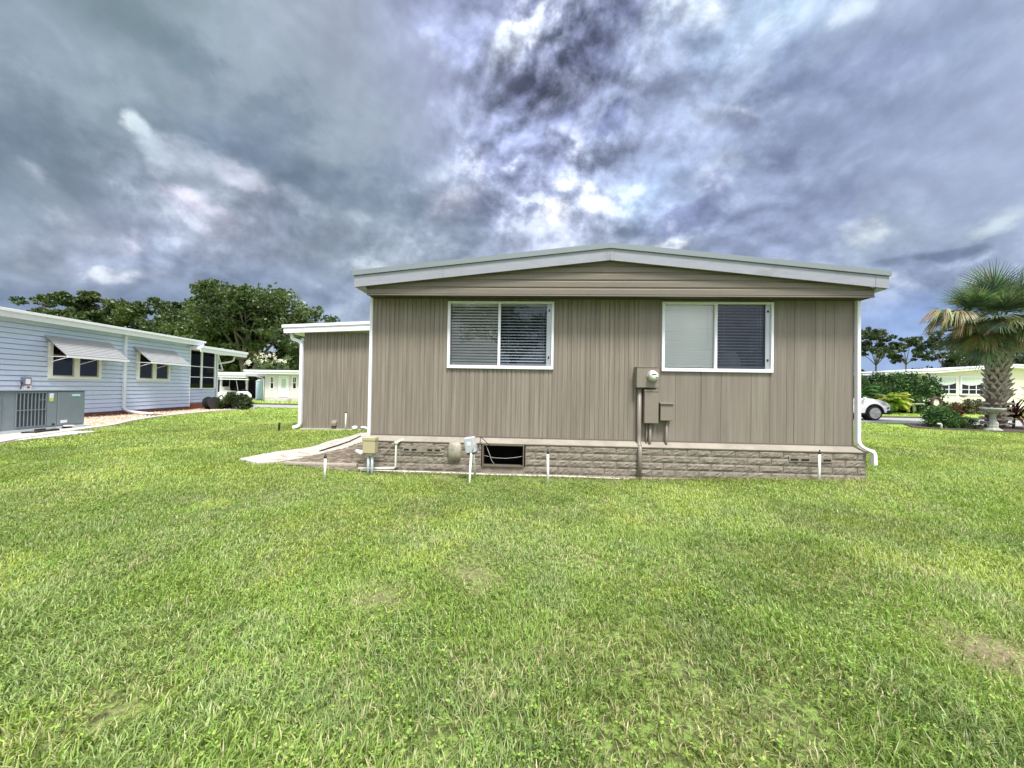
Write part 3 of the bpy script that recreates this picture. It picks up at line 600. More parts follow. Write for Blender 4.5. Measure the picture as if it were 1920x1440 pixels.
pts = [photo_dir(*p) for p in ((600, 846), (632, 836), (655, 828), (676, 818))]; pts = [(d.x * t_, d.y * t_, .035) for d in pts for t_ in [-(CAM_H - .03) / d.z]]
tag(MB().tube(pts, .018, 8).build('garden_hose', M_BLACK, None, smooth=True), 'black hose lying across the pale path by the shed', 'hose')
tag(MB().tube([(-2.75, 7.75, .02), (-2.80, 7.5, .16), (-2.9, 7.3, .22), (-2.72, 7.1, .22)], .04, 10).build('drain_elbow', M_PVC, None, smooth=True), 'white pipe elbow rising from the path behind the tan box', 'pipe')

# ------------------------------------------------------------------ the pale blue house on the left
M_BLUE = mat('pale_blue_siding', (.54, .63, .82), .5, var=.05, vs=2)
M_BRICK = mat('red_brick', (.24, .085, .055), .8, var=.35, vs=9, col2=(.42, .30, .24), f2=(.55, .7))
blue = thing('manufactured_house', 'pale blue lap sided house with awnings and screened porch at the left edge', 'house', (-17.1, 15.7, 0), 94.57)
def lapped(x0, x1, z0, z1, y, pitch, holes=(), out=.014, gap=.0):
    m_ = MB(); z = z0
    while z < z1 - .01:
        zt = min(z + pitch, z1); xs = sorted({x0, x1} | {h[0] for h in holes} | {h[1] for h in holes})
        for a, c in zip(xs, xs[1:]):
            mid = (a + c) / 2; h = next((h for h in holes if h[0] < mid < h[1] and h[2] < (z + zt) / 2 < h[3]), None)
            if h: continue
            g_ = gap; m_.quad((a, y - out, z + g_), (c, y - out, z + g_), (c, y - out * .4, zt), (a, y - out * .4, zt)); m_.quad((a, y + out, z + g_), (c, y + out, z + g_), (c, y - out, z + g_), (a, y - out, z + g_))
            if g_: m_.quad((a, y + out, z), (c, y + out, z), (c, y + out, z + g_), (a, y + out, z + g_)); m_.quad((a, y - out * .4, z), (c, y - out * .4, z), (c, y + out, z), (a, y + out, z))
        z = zt
    return m_
BW = [(-1.60, .34, 1.53, 2.88), (2.04, 3.90, 1.53, 2.86)]
lapped(-9.0, 5.33, .17, 3.62, 0, .178, out=.03, gap=.026).build('front_wall', M_BLUE, blue)
box('end_wall', M_BLUE, blue, 5.29, 5.335, .02, 8, .17, 3.6)
box('corner_trim', M_WHITE, blue, 5.30, 5.345, -.03, .018, .17, 3.58)
bs = MB()
rg = random.Random(4)
x = -9.0
while x < 5.3:
    for r_ in range(3): bs.box(x + (r_ % 2) * .09, x + .17 + (r_ % 2) * .09, .03, .12, -.02 + r_ * .07, .04 + r_ * .07)
    x += .19
bs.build('brick_skirt', M_BRICK, blue)
box('skirt_backing', M_CONC, blue, -9, 5.28, .05, .3, -.05, .17)
f_ = MB().box(-9.3, 5.75, -.42, -.39, 3.50, 3.68); f_.build('fascia', M_WHITE, blue)
box('gutter', M_WHITE, blue, -9.3, 5.8, -.50, -.38, 3.682, 3.78, .01)
box('soffit', M_WHITE, blue, -9.3, 5.7, -.39, .0, 3.60, 3.62)
MB().prism_x([(-.38, 3.70), (4, 4.25), (8.2, 3.9), (8.2, 3.65), (-.38, 3.63)], -9.3, 5.7).build('roof', M_WHITE, blue)
def blue_window(x0, x1, z0, z1):
    fr = MB(); xm = (x0 + x1) / 2; y0, y1 = -.085, .03
    fr.box(x0, x0 + .11, y0, y1, z0, z1); fr.box(x1 - .11, x1, y0, y1, z0, z1); fr.box(xm - .10, xm + .10, y0, y1, z0, z1)
    for a, c in ((x0 + .11, xm - .10), (xm + .10, x1 - .11)): fr.box(a, c, y0, y1, z0, z0 + .09); fr.box(a, c, y0, y1, z1 - .08, z1)
    w_ = fr.build('window', mat('cream_white_frame', (.72, .74, .70), .5), blue)
    for a, c in ((x0 + .11, xm - .10), (xm + .10, x1 - .11)):
        box('pane', M_GLASS2, w_, a, c, -.052, -.048, z0 + .09, z1 - .08)
        r_ = MB().box(a, c, -.068, -.053, z1 - .50, z1 - .46); r_.box(c - .05, c, -.068, -.053, z0 + .09, z1 - .5); r_.box(a, c - .05, -.068, -.053, z0 + .09, z0 + .13)
        r_.build('sash', mat('grey_sash', (.35, .34, .32), .5), w_)
        box('backing', M_DARK, w_, a, c, -.046, -.044, z0 + .09, z1 - .08)
for h in BW: blue_window(*h)
def awning(x0, x1, zt, zb, d):
    a_ = MB(); bt_ = MB(); n = 11
    a_.add([(x0, -.03, zt), (x1, -.03, zt), (x1, -d, zb), (x0, -d, zb), (x0, -.03, zt + .01), (x1, -.03, zt + .01), (x1, -d, zb + .01), (x0, -d, zb + .01)], [(0, 1, 2, 3), (7, 6, 5, 4), (0, 3, 7, 4), (1, 5, 6, 2), (0, 4, 5, 1), (3, 2, 6, 7)])
    for i in range(n):                                         # raised battens along the slope
        s0, s1 = i / n, (i + .55) / n
        for (sa, sb_) in ((s0, s1),):
            ya, za = -.03 - (d - .03) * sa, zt - (zt - zb) * sa + .011; yb, zb_ = -.03 - (d - .03) * sb_, zt - (zt - zb) * sb_ + .011
            bt_.add([(x0, ya, za), (x1, ya, za), (x1, yb, zb_), (x0, yb, zb_), (x0, ya, za + .04), (x1, ya, za + .04), (x1, yb, zb_ + .04), (x0, yb, zb_ + .04)], [(7, 6, 5, 4), (0, 3, 7, 4), (1, 5, 6, 2), (0, 4, 5, 1), (3, 2, 6, 7)])
    o = a_.build('awning', mat('grey_awning', (.17, .17, .17), .5), blue)
    bt_.build('batten', mat('pale_grey_awning', (.40, .40, .42), .45, var=.12, vs=3), o)
    for xs__ in (x0 + .12, (x0 + x1) / 2, x1 - .12): MB().tube([(xs__, -.02, zb - .25), (xs__, -d + .02, zb - .01)], .014, 6).build('arm', M_WHITE, o)
    e = MB().box(x0 - .01, x1 + .01, -d - .03, -d, zb - .05, zb + .03); e.tube([(x0 + .03, -.03, zb - .02), (x0 + .03, -d, zb - .02)], .012, 6); e.tube([(x1 - .03, -.03, zb - .02), (x1 - .03, -d, zb - .02)], .012, 6)
    e.build('edge_bar', M_WHITE, o)
awning(-1.74, .72, 3.05, 2.35, .8); awning(1.86, 4.20, 3.03, 2.37, .8)
boxpath([(1.41, -.06, 3.52), (1.41, -.06, .30)], .13, .09).build('downspout', mat('blue_white_metal', (.66, .72, .80), .4), blue, .01)
dsp = MB().tube([(1.41, -.05, .36), (1.42, -.10, .24), (1.40, -.3, .16), (1.25, -.9, .10), (1.1, -1.5, .08)], .06, 10); dsp.build('downspout', M_WHITE, blue, smooth=True)
box('splash_block', mat('dark_splash', (.06, .05, .045), .8), blue, .9, 1.25, -1.85, -1.25, .02, .05, .01)
jb = box('junction_box', mat('slate_box', (.16, .18, .25), .4), blue, -2.42, -2.2, -.14, .0, 1.29, 1.55, .01); box('label_plate', M_WHITE, jb, -2.38, -2.24, -.143, -.141, 1.32, 1.50)
jb = box('junction_box', M_WHITE, blue, -2.36, -2.16, -.10, .0, 1.08, 1.27, .01); box('label_plate', mat('dull_red_label', (.3, .06, .06), .5), jb, -2.30, -2.22, -.104, -.101, 1.17, 1.24)
MB().tube([(-2.42, -.08, 1.4), (-2.5, -.1, 1.1), (-2.45, -.2, .7)], .015, 8).build('cable', M_BLACK, blue, smooth=True)
# screened porch
PX0, PX1 = 5.34, 7.72
pr = lapped(PX0, PX1, .17, 1.12, .25, .178, out=.03, gap=.026); pr.build('porch_wall', M_BLUE, blue)
pb = MB(); x = 5.36
while x < 7.6:
    for r_ in range(6): pb.box(x + (r_ % 2) * .1, x + .185 + (r_ % 2) * .1, .16, .28, -.1 + r_ * .075, -.035 + r_ * .075)
    x += .2
pb.build('brick_skirt', M_BRICK, blue)
pf = MB(); 
for a, c in ((PX0, PX0 + .07), (6.46, 6.60), (7.60, PX1)): pf.box(a, c, .20, .28, 1.12, 3.45)
pf.box(PX0 + .07, 6.46, .20, .28, 1.12, 1.18); pf.box(6.60, 7.60, .20, .28, 1.12, 1.18); pf.box(PX0 + .07, 7.6, .20, .28, 3.36, 3.45)
for zz in (1.78, 2.38): pf.box(PX0 + .07, 6.46, .22, .26, zz, zz + .04); pf.box(6.60, 7.60, .22, .26, zz, zz + .04)
ps = pf.build('porch_frame', M_WHITE, blue)
for a, c in ((PX0 + .07, 6.46), (6.60, 7.60)): box('insect_screen', M_PORCH, ps, a, c, .243, .246, 1.18, 3.36)
box('porch_interior', M_DARK, blue, PX0, 7.6, .6, .64, .2, 3.4); box('porch_end_wall', M_BLUE, blue, 7.66, 7.72, .29, 3, .17, 3.4)
MB().box(5.2, 9.35, -.62, -.59, 3.16, 3.36).build('porch_fascia', M_WHITE, blue); box('gutter', M_WHITE, blue, 5.2, 9.4, -.68, -.58, 3.362, 3.50, .01)
MB().box(5.2, 9.38, -.58, 3.5, 3.28, 3.46).build('porch_roof', M_WHITE, blue)
for xx in (7.9, 8.05): pass
box('porch_post', mat('blue_white_metal', (.66, .72, .80), .4), blue, 7.78, 7.90, .18, .30, .0, 3.28)
MB().tube([(7.85, .22, 2.65), (8.9, .1, 2.85), (9.1, .05, 2.95), (9.12, .0, 3.18)], .05, 8).build('downspout', M_WHITE, blue, smooth=True)
MB().tube([(7.9, .22, 3.2), (8.8, .5, 2.3)], .04, 6).build('porch_brace', M_WHITE, blue); MB().tube([(7.9, .25, 2.3), (8.8, .5, 2.3)], .03, 6).build('porch_brace', M_WHITE, blue)

# packaged air conditioner on its pad
ac = thing('air_conditioner', 'large grey packaged air conditioner on a concrete pad beside the pale blue house', 'air conditioner', (-13.2, 11.9, 0), 94.57)
M_AC = mat('slate_metal', (.20, .235, .275), .42, var=.06, vs=1.5); M_ACD = mat('dark_coil', (.035, .045, .055), .5, var=.2, vs=20, stretch=(1, 1, 12))
A0, A1 = -2.95, .10
box('cabinet', M_AC, ac, A0, A1, .03, 1.15, .13, 1.15, .012)
box('top_cap', M_AC, ac, A0 - .01, A1 + .01, .0, 1.17, 1.152, 1.185, .008)
box('base_rail', mat('pale_grey_rail', (.45, .50, .50), .5), ac, A0, A1 - .02, .015, 1.15, .045, .128, .004)
for a in (-2.35, -1.25, -.55): box('fork_slot', M_DARK, ac, a, a + .28, .010, .02, .05, .105)
def louvre(x0, x1, nv):
    box('coil', M_ACD, ac, x0, x1, .022, .026, .20, 1.11)
    g = MB()
    for i in range(nv + 1): xx = x0 + (x1 - x0) * i / nv; g.box(xx - .009, xx + .009, .008, .022, .20, 1.11)
    g.box(x0, x1, .004, .0075, .63, .655); g.box(x0, x1, .004, .0075, .19, .205); g.box(x0, x1, .004, .0075, 1.10, 1.12)
    for k_ in range(2): g.box(x1 - (x1 - x0) / nv * (1 + k_), x1 - (x1 - x0) / nv * k_, .004, .0075, .90, .92)
    g.build('coil_guard', M_AC, ac)
louvre(-1.68, -.98, 8); louvre(-2.90, -2.02, 9)
box('access_panel', M_AC, ac, -.68, .08, .008, .028, .17, 1.12, .006)
box('access_panel', M_AC, ac, -.95, -.70, .012, .028, .17, 1.12, .006)
st_ = box('sticker', M_WHITE, ac, -.90, -.80, .006, .0115, .96, 1.09); box('sticker', mat('yellow_green_label', (.55, .65, .10), .5), ac, -.90, -.80, .006, .0115, .86, .958)
box('sticker', M_WHITE, ac, -.60, -.42, .003, .0075, .22, .30)
bd = box('badge', mat('light_blue_badge', (.35, .60, .75), .4), ac, -.30, -.06, .003, .0075, .99, 1.06); 
bt = MB(); 
for i in range(6): bt.box(-.27 + i * .033, -.25 + i * .033, .0005, .0025, 1.005, 1.035 + (i % 2) * .01)
bt.build('badge_lettering', mat('pale_badge_letter', (.7, .85, .9), .4), ac)
MB().lathe([(.03, 0), (.03, .02)], (-.79, .012, .20), 12, 'y').build('knockout', M_BLACK, ac)
MB().tube([(-.52, .0, .13), (-.50, -.06, .13), (-.30, -.07, .12), (-.28, -.07, .04)], .022, 8).build('drain_pipe', M_PVC, ac, smooth=True)

# ------------------------------------------------------------------ across the street, left: white cottage, carport, cart
M_CREAMW = mat('off_white_siding', (.62, .585, .60), .6, var=.05, vs=2)
cot = thing('cottage', 'small off-white house with flat white roof edge and glazed door across the street', 'house', (-19.0, 34.5, 0), -3)
CH_ = [(-2.62, -2.36, 1.12, 2.10), (-1.80, -1.05, .34, 2.16), (-.55, -.27, 1.14, 2.14)]
lapped(-3.16, 7.0, .30, 2.36, 0, .2, CH_, out=.012).build('front_wall', M_CREAMW, cot)
box('side_wall', M_CREAMW, cot, -3.16, -3.1, .02, 9, .0, 2.36)
box('foundation', mat('grey_white_block', (.50, .48, .45), .8, var=.1, vs=4, bump=.3), cot, -3.14, 7.0, -.03, .1, -.05, .295)
for k_, (a, c, z0, z1) in enumerate(CH_):
    if k_ == 1:
        d_ = box('door', mat('white_door', (.75, .78, .76), .4), cot, a, c, .01, .05, z0, z1)
        box('glass', mat('frosted_glass', (.42, .52, .48), .2, var=.3, vs=12), d_, a + .18, c - .16, .0, .009, z0 + .80, z1 - .18)
        fr = MB().box(a - .09, a, -.03, .05, z0, z1 + .09); fr.box(c, c + .09, -.03, .05, z0, z1 + .09); fr.box(a, c, -.03, .05, z1, z1 + .09); fr.build('door_frame', M_WHITE, cot)
        MB().lathe([(.03, 0), (.03, .05)], (c - .08, 0, z0 + .75), 8, 'y').build('handle', M_ALU, d_)
    else:
        fr = MB().box(a - .07, a, -.03, .05, z0 - .07, z1 + .07); fr.box(c, c + .07, -.03, .05, z0 - .07, z1 + .07); fr.box(a, c, -.03, .05, z1, z1 + .07); fr.box(a, c, -.03, .05, z0 - .07, z0); fr.box(a, c, -.02, .04, (z0 + z1) / 2 - .025, (z0 + z1) / 2 + .025); fr.box((a + c) / 2 - .012, (a + c) / 2 + .012, -.015, .03, (z0 + z1) / 2, z1)
        w_ = fr.build('window', M_WHITE, cot); box('pane', M_GLASS2, w_, a, c, .02, .024, z0, z1); box('backing', M_DARK, w_, a, c, .03, .034, z0, z1)
for xx in (-1.95, -.84): box('batten', mat('grey_joint', (.4, .39, .36), .7), cot, xx, xx + .03, -.014, .0, .3, 2.36)
MB().box(-4.62, 7.2, -.6, -.56, 2.38, 2.58).build('fascia', M_WHITE, cot); box('gutter', M_WHITE, cot, -4.66, 7.2, -.68, -.56, 2.582, 2.72, .01)
box('roof', M_WHITE, cot, -4.6, 7.2, -.56, 9, 2.46, 2.70)
sp = MB(); sp.box(-2.2, -.65, -.55, -.03, -.05, .24); sp.box(-2.35, -.5, -.95, -.55, -.05, .12); sp.build('step', M_CONC, cot)
MB().tube([(-4.0, -.5, 2.40), (-3.9, -.5, 2.25), (-3.3, -.08, 2.0), (-3.22, -.06, 1.9), (-3.22, -.06, .05)], .04, 8).build('downspout', M_WHITE, cot, smooth=True)
cpn = thing('carport', 'open white roofed carport with dark interior beside the off-white cottage', 'carport', (-19.0, 35.5, 0), -3)
box('fascia', M_WHITE, cpn, -11.0, -5.35, -.42, -.38, 2.02, 2.24); box('gutter', M_WHITE, cpn, -11.0, -5.3, -.5, -.37, 2.242, 2.52, .01)
box('roof', M_WHITE, cpn, -11, -5.4, -.38, 6, 2.2, 2.45)
for xx, yy in ((-8.15, 0), (-6.1, .6), (-7.2, 3.6)): box('post', M_WHITE, cpn, xx, xx + .14, yy, yy + .12, -.02, 2.2)
cw = MB().box(-11, -5.2, 5.6, 5.7, -.1, 2.3); cw.box(-11, -10.9, 0, 5.6, -.1, 2.3); cw.box(-5.3, -5.2, 2.8, 5.6, -.1, 2.3); cw.build('back_wall', mat('carport_shade_wall', (.05, .05, .055), .9), cpn)  # near-black colour puts the carport's deep shade into its walls
box('slab', M_CONC, cpn, -11, -5.0, -1.4, 5.6, -.06, .015)
bsd = thing('storage_cabinet', 'tall pale blue cabinet between the carport and the off-white cottage', 'cabinet', (-24.05, 36.3, 0), -3)
box('body', mat('light_blue_paint', (.45, .62, .72), .5), bsd, 0, .75, 0, .6, 0, 1.75, .02); MB().prism_y([(-.03, 1.75), (.78, 1.75), (.375, 1.95)], -.03, .63).build('roof', M_WHITE, bsd); box('door', mat('light_blue_paint', (.45, .62, .72), .5), bsd, .08, .67, -.02, .0, .08, 1.68)
tbn = thing('trash_bin', 'dark blue wheeled bin beside the golf cart', 'bin', (-23.9, 34.6, 0), 0)
MB().lathe([(.20, .02), (.26, .85), (.28, .87)], (0, 0, 0), 12).build('body', mat('navy_plastic', (.03, .06, .14), .5), tbn); MB().lathe([(.29, .87), (.29, .92), (.1, .97)], (0, 0, 0), 12).build('lid', M_BLACK, tbn)
# golf cart, nose to the right
gc = thing('golf_cart', 'white golf cart with flat canopy parked under the carport', 'golf cart', (-23.9, 33.4, 0), -5)
M_CARTW = mat('cart_white', (.8, .8, .8), .3)
bd = MB().prism_y([(-1.15, .32), (-1.15, .72), (-.35, .74), (-.30, .36), (.45, .36), (.55, .80), (.80, .82), (1.12, .55), (1.15, .30), (.9, .26), (-.9, .26)], -.52, .52).build('body', M_CARTW, gc, .04)
MB().prism_y([(-.85, .72), (-.85, .86), (-.3, .86), (-.3, .74)], -.5, .5).build('seat', mat('cart_seat', (.5, .5, .48), .6), gc, .03); MB().prism_y([(-.98, .86), (-1.02, 1.2), (-.92, 1.2), (-.84, .86)], -.5, .5).build('backrest', mat('cart_seat', (.5, .5, .48), .6), gc, .03)
MB().prism_y([(-1.05, 1.80), (.75, 1.80), (.82, 1.84), (.7, 1.88), (-1.0, 1.88), (-1.1, 1.84)], -.58, .58).build('canopy', M_CARTW, gc, .02)
for sy in (-.5, .5):
    MB().tube([(-1.0, sy, .72), (-.95, sy, 1.8)], .02, 6).build('canopy_post', M_ALU, gc); MB().tube([(.72, sy, .8), (.5, sy, 1.8)], .02, 6).build('canopy_post', M_ALU, gc)
for px_ in (-.8, .82):
    for sy in (-.5, .42):
        wl_ = MB().lathe([(.23, 0), (.25, .03), (.25, .13), (.23, .16)], (0, 0, 0), 16, 'y').build('wheel', M_BLACK, gc, loc=(px_, sy + .12, .25)); MB().lathe([(.13, .16), (.12, .17)], (0, 0, 0), 14, 'y').build('rim', M_CARTW, wl_)
MB().tube([(.55, -.25, .8), (.32, -.25, 1.05)], .02, 6).lathe([(.17, 0), (.17, .03)], (.30, -.25, 1.05), 14).build('steering_wheel', M_BLACK, gc)

# ------------------------------------------------------------------ across the street, right: cream house
M_CREAM = mat('cream_siding', (.80, .74, .64), .6, var=.03, vs=2)
cre = thing('manufactured_house', 'cream house with pale mint shutters and white gable edge across the street', 'house', (40, 36, 0), -3)
box('front_wall', M_CREAM, cre, -1.25, 16, .6, .9, .0, 4.0)
gbl = MB().prism_y([(-1.25, 4.0), (16, 4.0), (16, 4.1), (6, 4.35), (-1.2, 4.02)], .62, .9); gbl.build('gable', M_CREAM, cre)
def crl(x): return 3.26 + (x + 7.58) * .0505 if x < -.26 else (3.63 + (x + .26) * .098 if x < 4.9 else (4.136 + (x - 4.9) * .04 if x < 6.5 else 4.2 - (x - 6.5) * .06))
XS = [-14, -7.58, -3, -.26, 2, 4.9, 6.5, 10, 17]
for nm, o0, o1, y0, y1, mt in (('fascia', 0, .22, 0, .05, M_WHITE), ('gutter', .222, .34, -.06, .04, M_WHITE), ('roof', .02, .3, .05, 14, M_WHITE)):
    m_ = MB()
    for a, c in zip(XS, XS[1:]):
        m_.add([(x, y, crl(x) + o) for y in (y0, y1) for x in (a, c) for o in (o0, o1)], [(0, 2, 3, 1), (4, 5, 7, 6), (0, 4, 6, 2), (1, 3, 7, 5)] + ([(0, 1, 5, 4)] if a == XS[0] else []) + ([(2, 6, 7, 3)] if c == XS[-1] else []))
    m_.build(nm, mt, cre)
box('foundation', mat('red_brick', (.24, .085, .055)), cre, -1.2, 16, .55, .599, -.1, .35)
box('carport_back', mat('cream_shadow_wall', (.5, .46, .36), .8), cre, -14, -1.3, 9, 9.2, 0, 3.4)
for xx in (-13, -8.2): box('porch_post', M_WHITE, cre, xx, xx + .14, .3, .44, 0, crl(xx) - .01)
def cream_window(x0, x1, z0, z1):
    fr = MB(); y0, y1 = .52, .6; t = .13
    fr.box(x0 - t, x0, y0, y1, z0 - t, z1 + t); fr.box(x1, x1 + t, y0, y1, z0 - t, z1 + t); fr.box(x0, x1, y0, y1, z0 - t, z0); fr.box(x0, x1, y0, y1, z1, z1 + t)
    w_ = fr.build('window', M_WHITE, cre)
    box('pane', M_GLASS2, w_, x0, x1, .575, .579, z0, z1); box('backing', M_DARK, w_, x0, x1, .585, .589, z0, z1)
    m_ = MB(); zm = z0 + (z1 - z0) * .52
    for k_ in (1, 2): m_.box(x0 + (x1 - x0) * k_ / 3 - .03, x0 + (x1 - x0) * k_ / 3 + .03, .55, .57, z0, zm)
    m_.box(x0, x1, .55, .568, z0 + (zm - z0) * .48, z0 + (zm - z0) * .48 + .05)
    m_.build('muntin', M_WHITE, w_)
    sw = MB(); n = 18; V = []                                  # swagged white valance over the upper half
    for i in range(n + 1):
        u = i / n; xx = x0 + (x1 - x0) * u; dz = .12 * math.sin(u * math.pi); V += [(xx, .555 + .012 * math.sin(i * 2.3), z1), (xx, .555 + .012 * math.sin(i * 2.3 + 1), zm + .12 - dz * 1.5 + .10 * u)]
    sw.add(V, [(2 * i, 2 * i + 2, 2 * i + 3, 2 * i + 1) for i in range(n)]); sw.build('valance', mat('valance_cloth', (.62, .68, .68), .8), w_)
cream_window(-.05, 1.85, 1.72, 3.22); cream_window(2.35, 4.3, 1.72, 3.25); cream_window(9.5, 11.5, 1.72, 3.25)
sh = MB().box(-.92, -.28, .54, .598, 1.5, 3.25); sh.build('shutter', mat('mint_shutter', (.42, .72, .62), .5), cre)
hb = thing('hanging_basket', 'round grey hanging basket below the cream house window', 'basket', (41.55, 35.6, 1.45), 0)
MB().lathe([(.08, -.2), (.26, -.05), (.30, .05), (.28, .06)], (0, 0, .1), 14).build('bowl', mat('grey_basket', (.3, .29, .26), .8), hb, smooth=True)
MB().tube([(0, .0, .15), (0, .25, .75)], .01, 5).build('hanger', M_BLACK, hb)

# ------------------------------------------------------------------ white suv, nose to the right
suv = thing('parked_suv', 'white suv parked on the street, only its nose showing past the taupe house', 'car', (19.15, 23.0, .02), -3)
suv.scale = (1.08, 1.08, 1.10)
M_CARP = mat('white_car_paint', (.88, .88, .92), .15, spec=.6)
def archp(cx, r_, a0, a1, n=9, cz=.36): return [(cx + r_ * math.cos(R(a0 + (a1 - a0) * i / n)), cz + r_ * math.sin(R(a0 + (a1 - a0) * i / n))) for i in range(n + 1)]
low = [(-2.25, .42), (-2.28, .75), (-2.22, 1.02), (-1.2, 1.08), (.9, 1.10), (1.35, 1.08), (1.85, .99), (2.12, .90), (2.26, .78), (2.30, .62), (2.28, .40)] + [(1.80, .40)] + archp(1.36, .44, 8, 172) + [(.85, .34), (-.9, .34)] + archp(-1.36, .44, 8, 172) + [(-1.85, .40)]
def car_shell(prof, hw, top_in):
    m_ = MB(); n = len(prof); zs_ = [z for _, z in prof]; zt = max(zs_)
    def wy(x, z):
        w_ = hw
        if x > 1.5: w_ -= (x - 1.5) ** 2 * .30
        if x < -1.9: w_ -= (x + 1.9) ** 2 * .3
        if z > .8: w_ -= (z - .8) * top_in
        return w_
    V = [(x, -wy(x, z), z) for x, z in prof] + [(x, -wy(x, z) + .12, z + (.03 if z > .9 else 0)) for x, z in prof] + [(x, wy(x, z) - .12, z + (.03 if z > .9 else 0)) for x, z in prof] + [(x, wy(x, z), z) for x, z in prof]
    fs = [tuple(range(n)), tuple(range(4 * n - 1, 3 * n - 1, -1))]
    for k_ in range(3): fs += [(k_ * n + i, (k_ + 1) * n + i, (k_ + 1) * n + (i + 1) % n, k_ * n + (i + 1) % n) for i in range(n)]
    return m_.add(V, fs)
car_shell(low, .95, .25).build('body', M_CARP, suv, .03)
gh = [(-2.1, 1.06), (-1.95, 1.45), (-1.7, 1.62), (.1, 1.66), (.45, 1.58), (1.05, 1.12)]
MB().add([(x, s * (.86 - (z - 1.06) * .32), z) for s in (-1, 1) for x, z in gh], [tuple(range(6)), tuple(range(11, 5, -1))] + [(i, i + 6, (i + 1) % 6 + 6, (i + 1) % 6) for i in range(6)]).build('cabin', mat('car_glass_dark', (.03, .035, .04), .08), suv, .03)
MB().box(-1.8, .25, -.70, .70, 1.655, 1.69).build('roof', M_CARP, suv, .03)
cl = MB().prism_y([(1.84, .30), (2.26, .32), (2.33, .42), (2.31, .52), (1.95, .52), (1.84, .47)], -.84, .84); cl.prism_y([(-.9, .27), (.9, .27), (.9, .38), (-.9, .38)], -.955, .955); cl.build('cladding', M_BLACK, suv, .02)
for cx in (1.36, -1.36):
    for sy in (-1, 1):
        P = archp(cx, .49, -5, 185, 12) + archp(cx, .42, 185, -5, 12)[0:]
        MB().prism_y(P, min(sy * .955, sy * .85), max(sy * .955, sy * .85)).build('wheel_arch', M_BLACK, suv)
        MB().lathe([(.40, 0), (.40, .3)], (cx, sy * .70 + .15, .36), 18, 'y').build('wheel_well', M_DARK, suv)
        wl_ = MB().lathe([(.29, -.01), (.34, -.01), (.365, .02), (.365, .20), (.34, .23), (.29, .23)], (0, 0, 0), 26, 'y').build('wheel', mat('tyre', (.02, .02, .02), .8), suv, loc=(cx, sy * .86 + .11, .36), smooth=False)
        rm = MB().lathe([(.275, .08), (.29, .225), (.27, .235)], (0, 0, 0), 24, 'y')
        for k_ in range(5):
            a = 2 * math.pi * k_ / 5 + .3; c_, s_ = math.cos(a), math.sin(a)
            for dd in (-.14, .14): rm.tube([(c_ * .04, -.235 if sy < 0 else .0, s_ * .04), (math.cos(a + dd) * .27, -.232 if sy < 0 else .0, math.sin(a + dd) * .27)], .022, 5)
        rm.build('rim', mat('alloy_silver', (.62, .63, .65), .3, metal=.4), wl_)
for sy in (-1, 1):
    MB().add([(1.86, sy * .895, .86), (2.10, sy * .80, .80), (2.16, sy * .74, .88), (1.98, sy * .83, .955), (1.80, sy * .875, .965)], [(0, 1, 2, 3, 4)] if sy < 0 else [(4, 3, 2, 1, 0)]).build('headlight', mat('headlight_lens', (.45, .48, .52), .08), suv)
    MB().add([(2.02, sy * .875, .58), (2.24, sy * .785, .60), (2.22, sy * .79, .68), (2.08, sy * .855, .69)], [(0, 1, 2, 3)] if sy < 0 else [(3, 2, 1, 0)]).build('fog_light', M_BLACK, suv)
box('grille', M_BLACK, suv, 2.26, 2.305, -.5, .5, .66, .78)
box('mirror', M_CARP, suv, .75, .88, -1.06, -.92, 1.05, 1.18, .03)

# bird bath in front of the palm
bb_ = thing('bird_bath', 'weathered grey stone bird bath before the palm trunk', 'bird bath', (20.83, 16.75, 0))
M_STONE = mat('weathered_cast_stone', (.27, .29, .255), .85, var=.2, vs=5, col2=(.38, .39, .36), bump=.5, bs=30)
k_ = .66
MB().lathe([(r_ * k_, h_) for r_, h_ in [(.44, -.03), (.45, .03), (.39, .07), (.33, .09), (.26, .13), (.23, .17), (.255, .19), (.23, .215), (.20, .25)]], (0, 0, 0), 8).build('base', M_STONE, bb_)
MB().lathe([(r_ * k_, h_) for r_, h_ in [(.20, .25), (.17, .40), (.15, .58), (.16, .66), (.20, .70), (.23, .73)]], (0, 0, 0), 8).build('pedestal', M_STONE, bb_)
MB().lathe([(r_ * k_, h_) for r_, h_ in [(.20, .73), (.30, .78), (.46, .84), (.54, .89), (.575, .95), (.56, .98), (.52, .965), (.44, .93), (.2, .89), (.02, .88)]], (0, 0, 0), 28).build('bowl', M_STONE, bb_, smooth=True)
wp = thing('white_marker_pipe', 'short white pipe standing at the edge of the palm bed', 'pipe', (18.83, 16.95, 0)); MB().tube([(0, 0, -.05), (0, 0, .20), (-.03, 0, .24), (-.16, 0, .24)], .035, 8).build('pipe', M_PVC, wp, smooth=True)
wp = thing('white_marker_pipe', 'short white pipe standing right behind the bird bath base', 'pipe', (21.35, 17.0, 0)); MB().tube([(0, 0, -.05), (0, 0, .30), (-.03, 0, .34), (-.08, 0, .34)], .035, 8).build('pipe', M_PVC, wp, smooth=True)
fo = thing('garden_fountain', 'small white tiered garden ornament before the cream house', 'ornament', (32.9, 31.6, 0))
MB().lathe([(.12, 0), (.10, .62), (.2, .70), (.55, .78), (.58, .84), (.2, .84), (.09, .88), (.08, 1.05), (.2, 1.12), (.22, 1.16), (.07, 1.18), (.06, 1.32), (.02, 1.38)], (0, 0, 0), 14).build('tiers', mat('white_plaster', (.72, .74, .76), .6), fo, smooth=True)
wr_ = thing('vine_wreath', 'dark vine ring standing with a pale disc inside before the cream house', 'wreath', (33.15, 30.2, .95))
V = []; n, k_ = 28, 8
